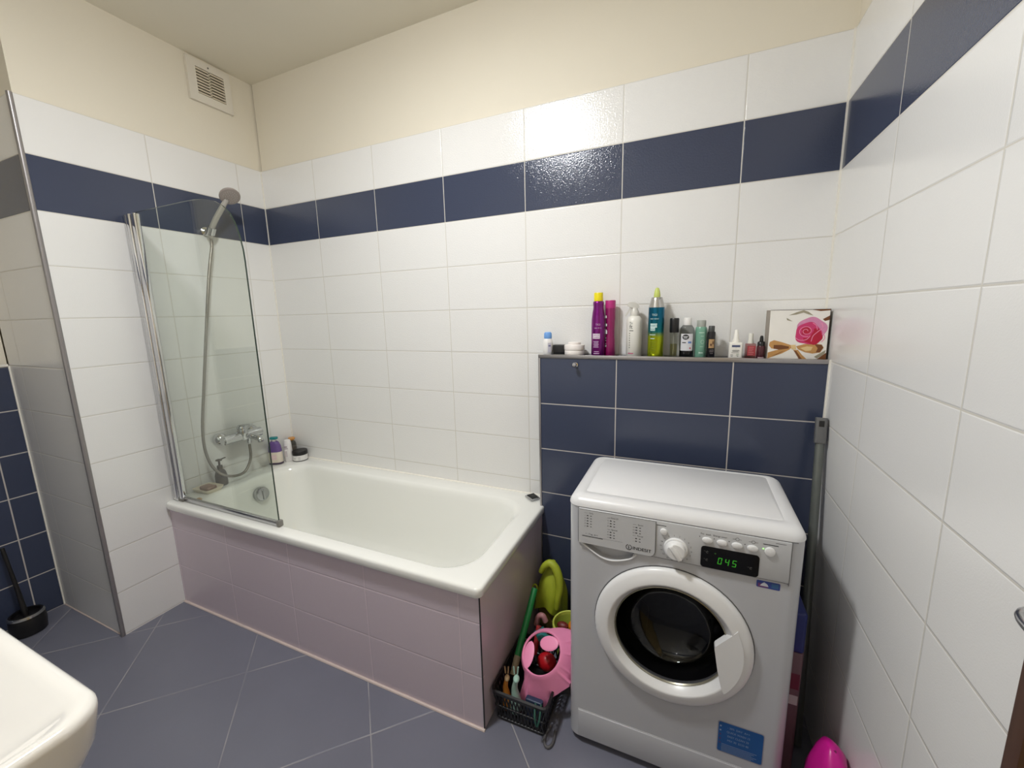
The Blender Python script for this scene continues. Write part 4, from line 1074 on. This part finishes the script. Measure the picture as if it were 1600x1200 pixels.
figure('rabbit_toy', 'mint green soft toy beside the orange giraffe in the basket', 'toy', (1.765,-.600,.016), mat('mint toy', srgb(172,206,192), .6, noise=.15, nscale=120), mat('pale mint toy', srgb(160,196,182), .6, noise=.1, nscale=120), .150, .0175, G3)
b = BM(); ellipsoid(b, (1.838,-.475,.125), .036, .030, .032)
tag(obj('red_ball', b, mat('red rubber', srgb(184,24,34), .35, noise=.08)), 'red rubber toy seen through the pink visor opening', 'toy', G3)
b = BM(); tube(b, crom([(1.790,-.425,.205),(1.812,-.435,.180),(1.838,-.43,.170),(1.868,-.425,.165)], 5), .020, 12)
tag(obj('teal_toy', b, mat('teal plastic', srgb(52,142,142), .4, noise=.08)), 'teal plastic toy behind the red one inside the visor opening', 'toy', G3)
b = BM(); tube(b, [(1.785,-.465,.13),(1.787,-.415,.21)], .010, 12)
tag(obj('red_stick_toy', b, mat('dull red plastic', srgb(150,40,44), .4, noise=.08)), 'dull red toy rod at the left inside the pink visor', 'toy', G3)
b = BM(); rbox(b, 1.840, -.612, .030, .010, .007, .016, .105, .004)
tag(obj('toy_box', b, mat('navy toy plastic', srgb(40,54,82), .4, noise=.1)), 'dark navy toy box in the basket under the pink visor', 'toy', G3)
b = BM(); tube(b, crom([(1.855,-.640,.125),(1.860,-.664,.100),(1.868,-.666,.068),(1.876,-.664,.095),(1.874,-.64,.127)], 5), .003, 8)
tag(obj('green_cord_loop', b, mat('dark green cord', srgb(44,92,78), .6, noise=.1)), 'dark green cord loop hanging over the basket front rim', 'cord')
b = BM(); tube(b, crom([(1.752,-.352,.155),(1.762,-.350,.192),(1.780,-.350,.200),(1.792,-.352,.180)], 5), .011, 10)
tag(obj('pink_handle_toy', b, mat('dusty pink plastic', srgb(168,116,118), .45, noise=.1)), 'dusty pink curved handle between green stick and lime bucket', 'toy', G3)
# grey hose loop on the floor
b = tube(BM(), crom([(1.893,-.60,.008),(1.885,-.635,.006),(1.893,-.662,.006),(1.907,-.665,.006),(1.915,-.645,.006),(1.912,-.61,.008)], 6), .0045, 8)
tag(obj('cord_loop', b, mat('grey cord', srgb(84,82,84), .6, noise=.1)), 'grey cord loop lying on the floor before the basket', 'cord')

# ------------------------------------------------------------------ right-hand corner
t = thing('mop_handle', 'long grey tubular mop handle standing in the corner right of the washing machine', 'mop', (0,0,0))
p0, p1 = Vector((2.632,-.36,.012)), Vector((2.661,-.145,1.03))
dv = (p1-p0)
obj('pole', tube(BM(), [p0, p0+dv*.93], .0125, 16), mat('grey tube', srgb(112,116,112), .3, .5, noise=.06), t)
GC = mat('grey plastic collar', srgb(96,96,96), .4, noise=.05)
Mp = Matrix.Translation(p0+dv*.92) @ dv.normalized().to_track_quat('Z','Y').to_matrix().to_4x4()
obj('end_cap', rbox(BM(), 0, 0, .0155, .0155, .006, 0, .082, .002, M=Mp), GC, t)
b = BM(); Mq2 = Mp @ Matrix.Translation((0,0,.060))
bx(b, -.007, .007, -.0160, -.0150, -.007, .012, M=Mq2); bx(b, -.0160, -.0150, -.007, .007, -.007, .012, M=Mq2); bx(b, -.007, .007, .0150, .0160, -.007, .012, M=Mq2)
obj('hang_hole', b, BLACK, t)
t = thing('detergent_pack', 'tall blue and pink detergent pack squeezed beside the washing machine in front of the ledge', 'detergent', (2.572,-.425,0))
b = BM(); rbox(b, 0, 0, .020, .065, .010, 0, .435, .004, mi=0); rbox(b, 0, 0, .020, .065, .010, .4351, .555, .006, mi=1)
obj('pack_body', b, [mat('shade-dimmed pink pack', srgb(112,84,90), .5, noise=.2, nscale=20), mat('blue pack', srgb(24,36,104), .4, noise=.1)], t)  # pink body darkened so its colour carries the shade of the gap
b = BM(); flat_rect(b, -.016, .015, .32, .37, -.0655); flat_rect(b, -.016, .015, .27, .30, -.0655, 1)
obj('label', b, [mat('shade-dimmed red print', srgb(104,30,50), .5, noise=.1), mat('white label print', srgb(190,180,180), .5, noise=.05)], t)  # red stripe darkened likewise for the shade in the gap
t = thing('floor_bag', 'glossy magenta plastic bag on the floor at the foot of the right wall', 'bag', (2.635,-.60,0))
b = BM(); rings = []
for z, hx, hy, dx in ((0,.036,.07,-.002),(.01,.042,.085,0),(.08,.043,.088,0),(.16,.042,.08,.001),(.22,.038,.065,.003),(.262,.028,.045,.006),(.285,.014,.02,.004),(.29,.005,.008,.002)):
    ring = []
    for k in range(32):
        a = 2*PI*k/32
        wv = 1+.05*math.sin(5*a+z*25)+.04*math.sin(3*a-z*40)
        ring.append((min(.0435, dx+hx*wv*math.cos(a)), hy*wv*math.sin(a), z))
    rings.append(ring)
obj('bag_body', loft(b, rings), mat('magenta film', srgb(198,22,138), .3, noise=.12, nscale=20, bump=.3, bscale=30), t, smooth=80)
obj('seam', tube(BM(), crom([(.006,-.012,.288),(.020,-.05,.235),(.026,-.07,.15),(.022,-.082,.06)], 5), .003, 8), mat('dark magenta seam', srgb(120,12,84), .4, noise=.1), t)

# ------------------------------------------------------------------ camera, world, view
cam = bpy.data.cameras.new('camera'); co = bpy.data.objects.new('camera', cam); C.objects.link(co)
rv = Vector((-.1725, -.0113, .4120))
R0 = Matrix(((1,0,0),(0,0,-1),(0,1,0)))
Rm = Matrix.Rotation(rv.length, 3, rv.normalized()) @ R0
co.matrix_world = Matrix.Translation((2.2639, -1.6960, 1.3786)) @ Rm.to_4x4()
cam.sensor_width = 36; cam.lens = 634.262/1600*36; cam.clip_start = .02
sc.camera = co
wd = bpy.data.worlds.new('world'); sc.world = wd; wd.use_nodes = True
wd.node_tree.nodes['Background'].inputs['Color'].default_value = (0, 0, 0, 1)
sc.view_settings.view_transform = 'Standard'; sc.view_settings.look = 'None'
sc.view_settings.gamma = 1; sc.view_settings.use_curve_mapping = False
sc.view_settings.exposure = 0
sc.cycles.max_bounces = 12; sc.cycles.diffuse_bounces = 6; sc.cycles.transparent_max_bounces = 16
sc.cycles.caustics_reflective = False; sc.cycles.caustics_refractive = False
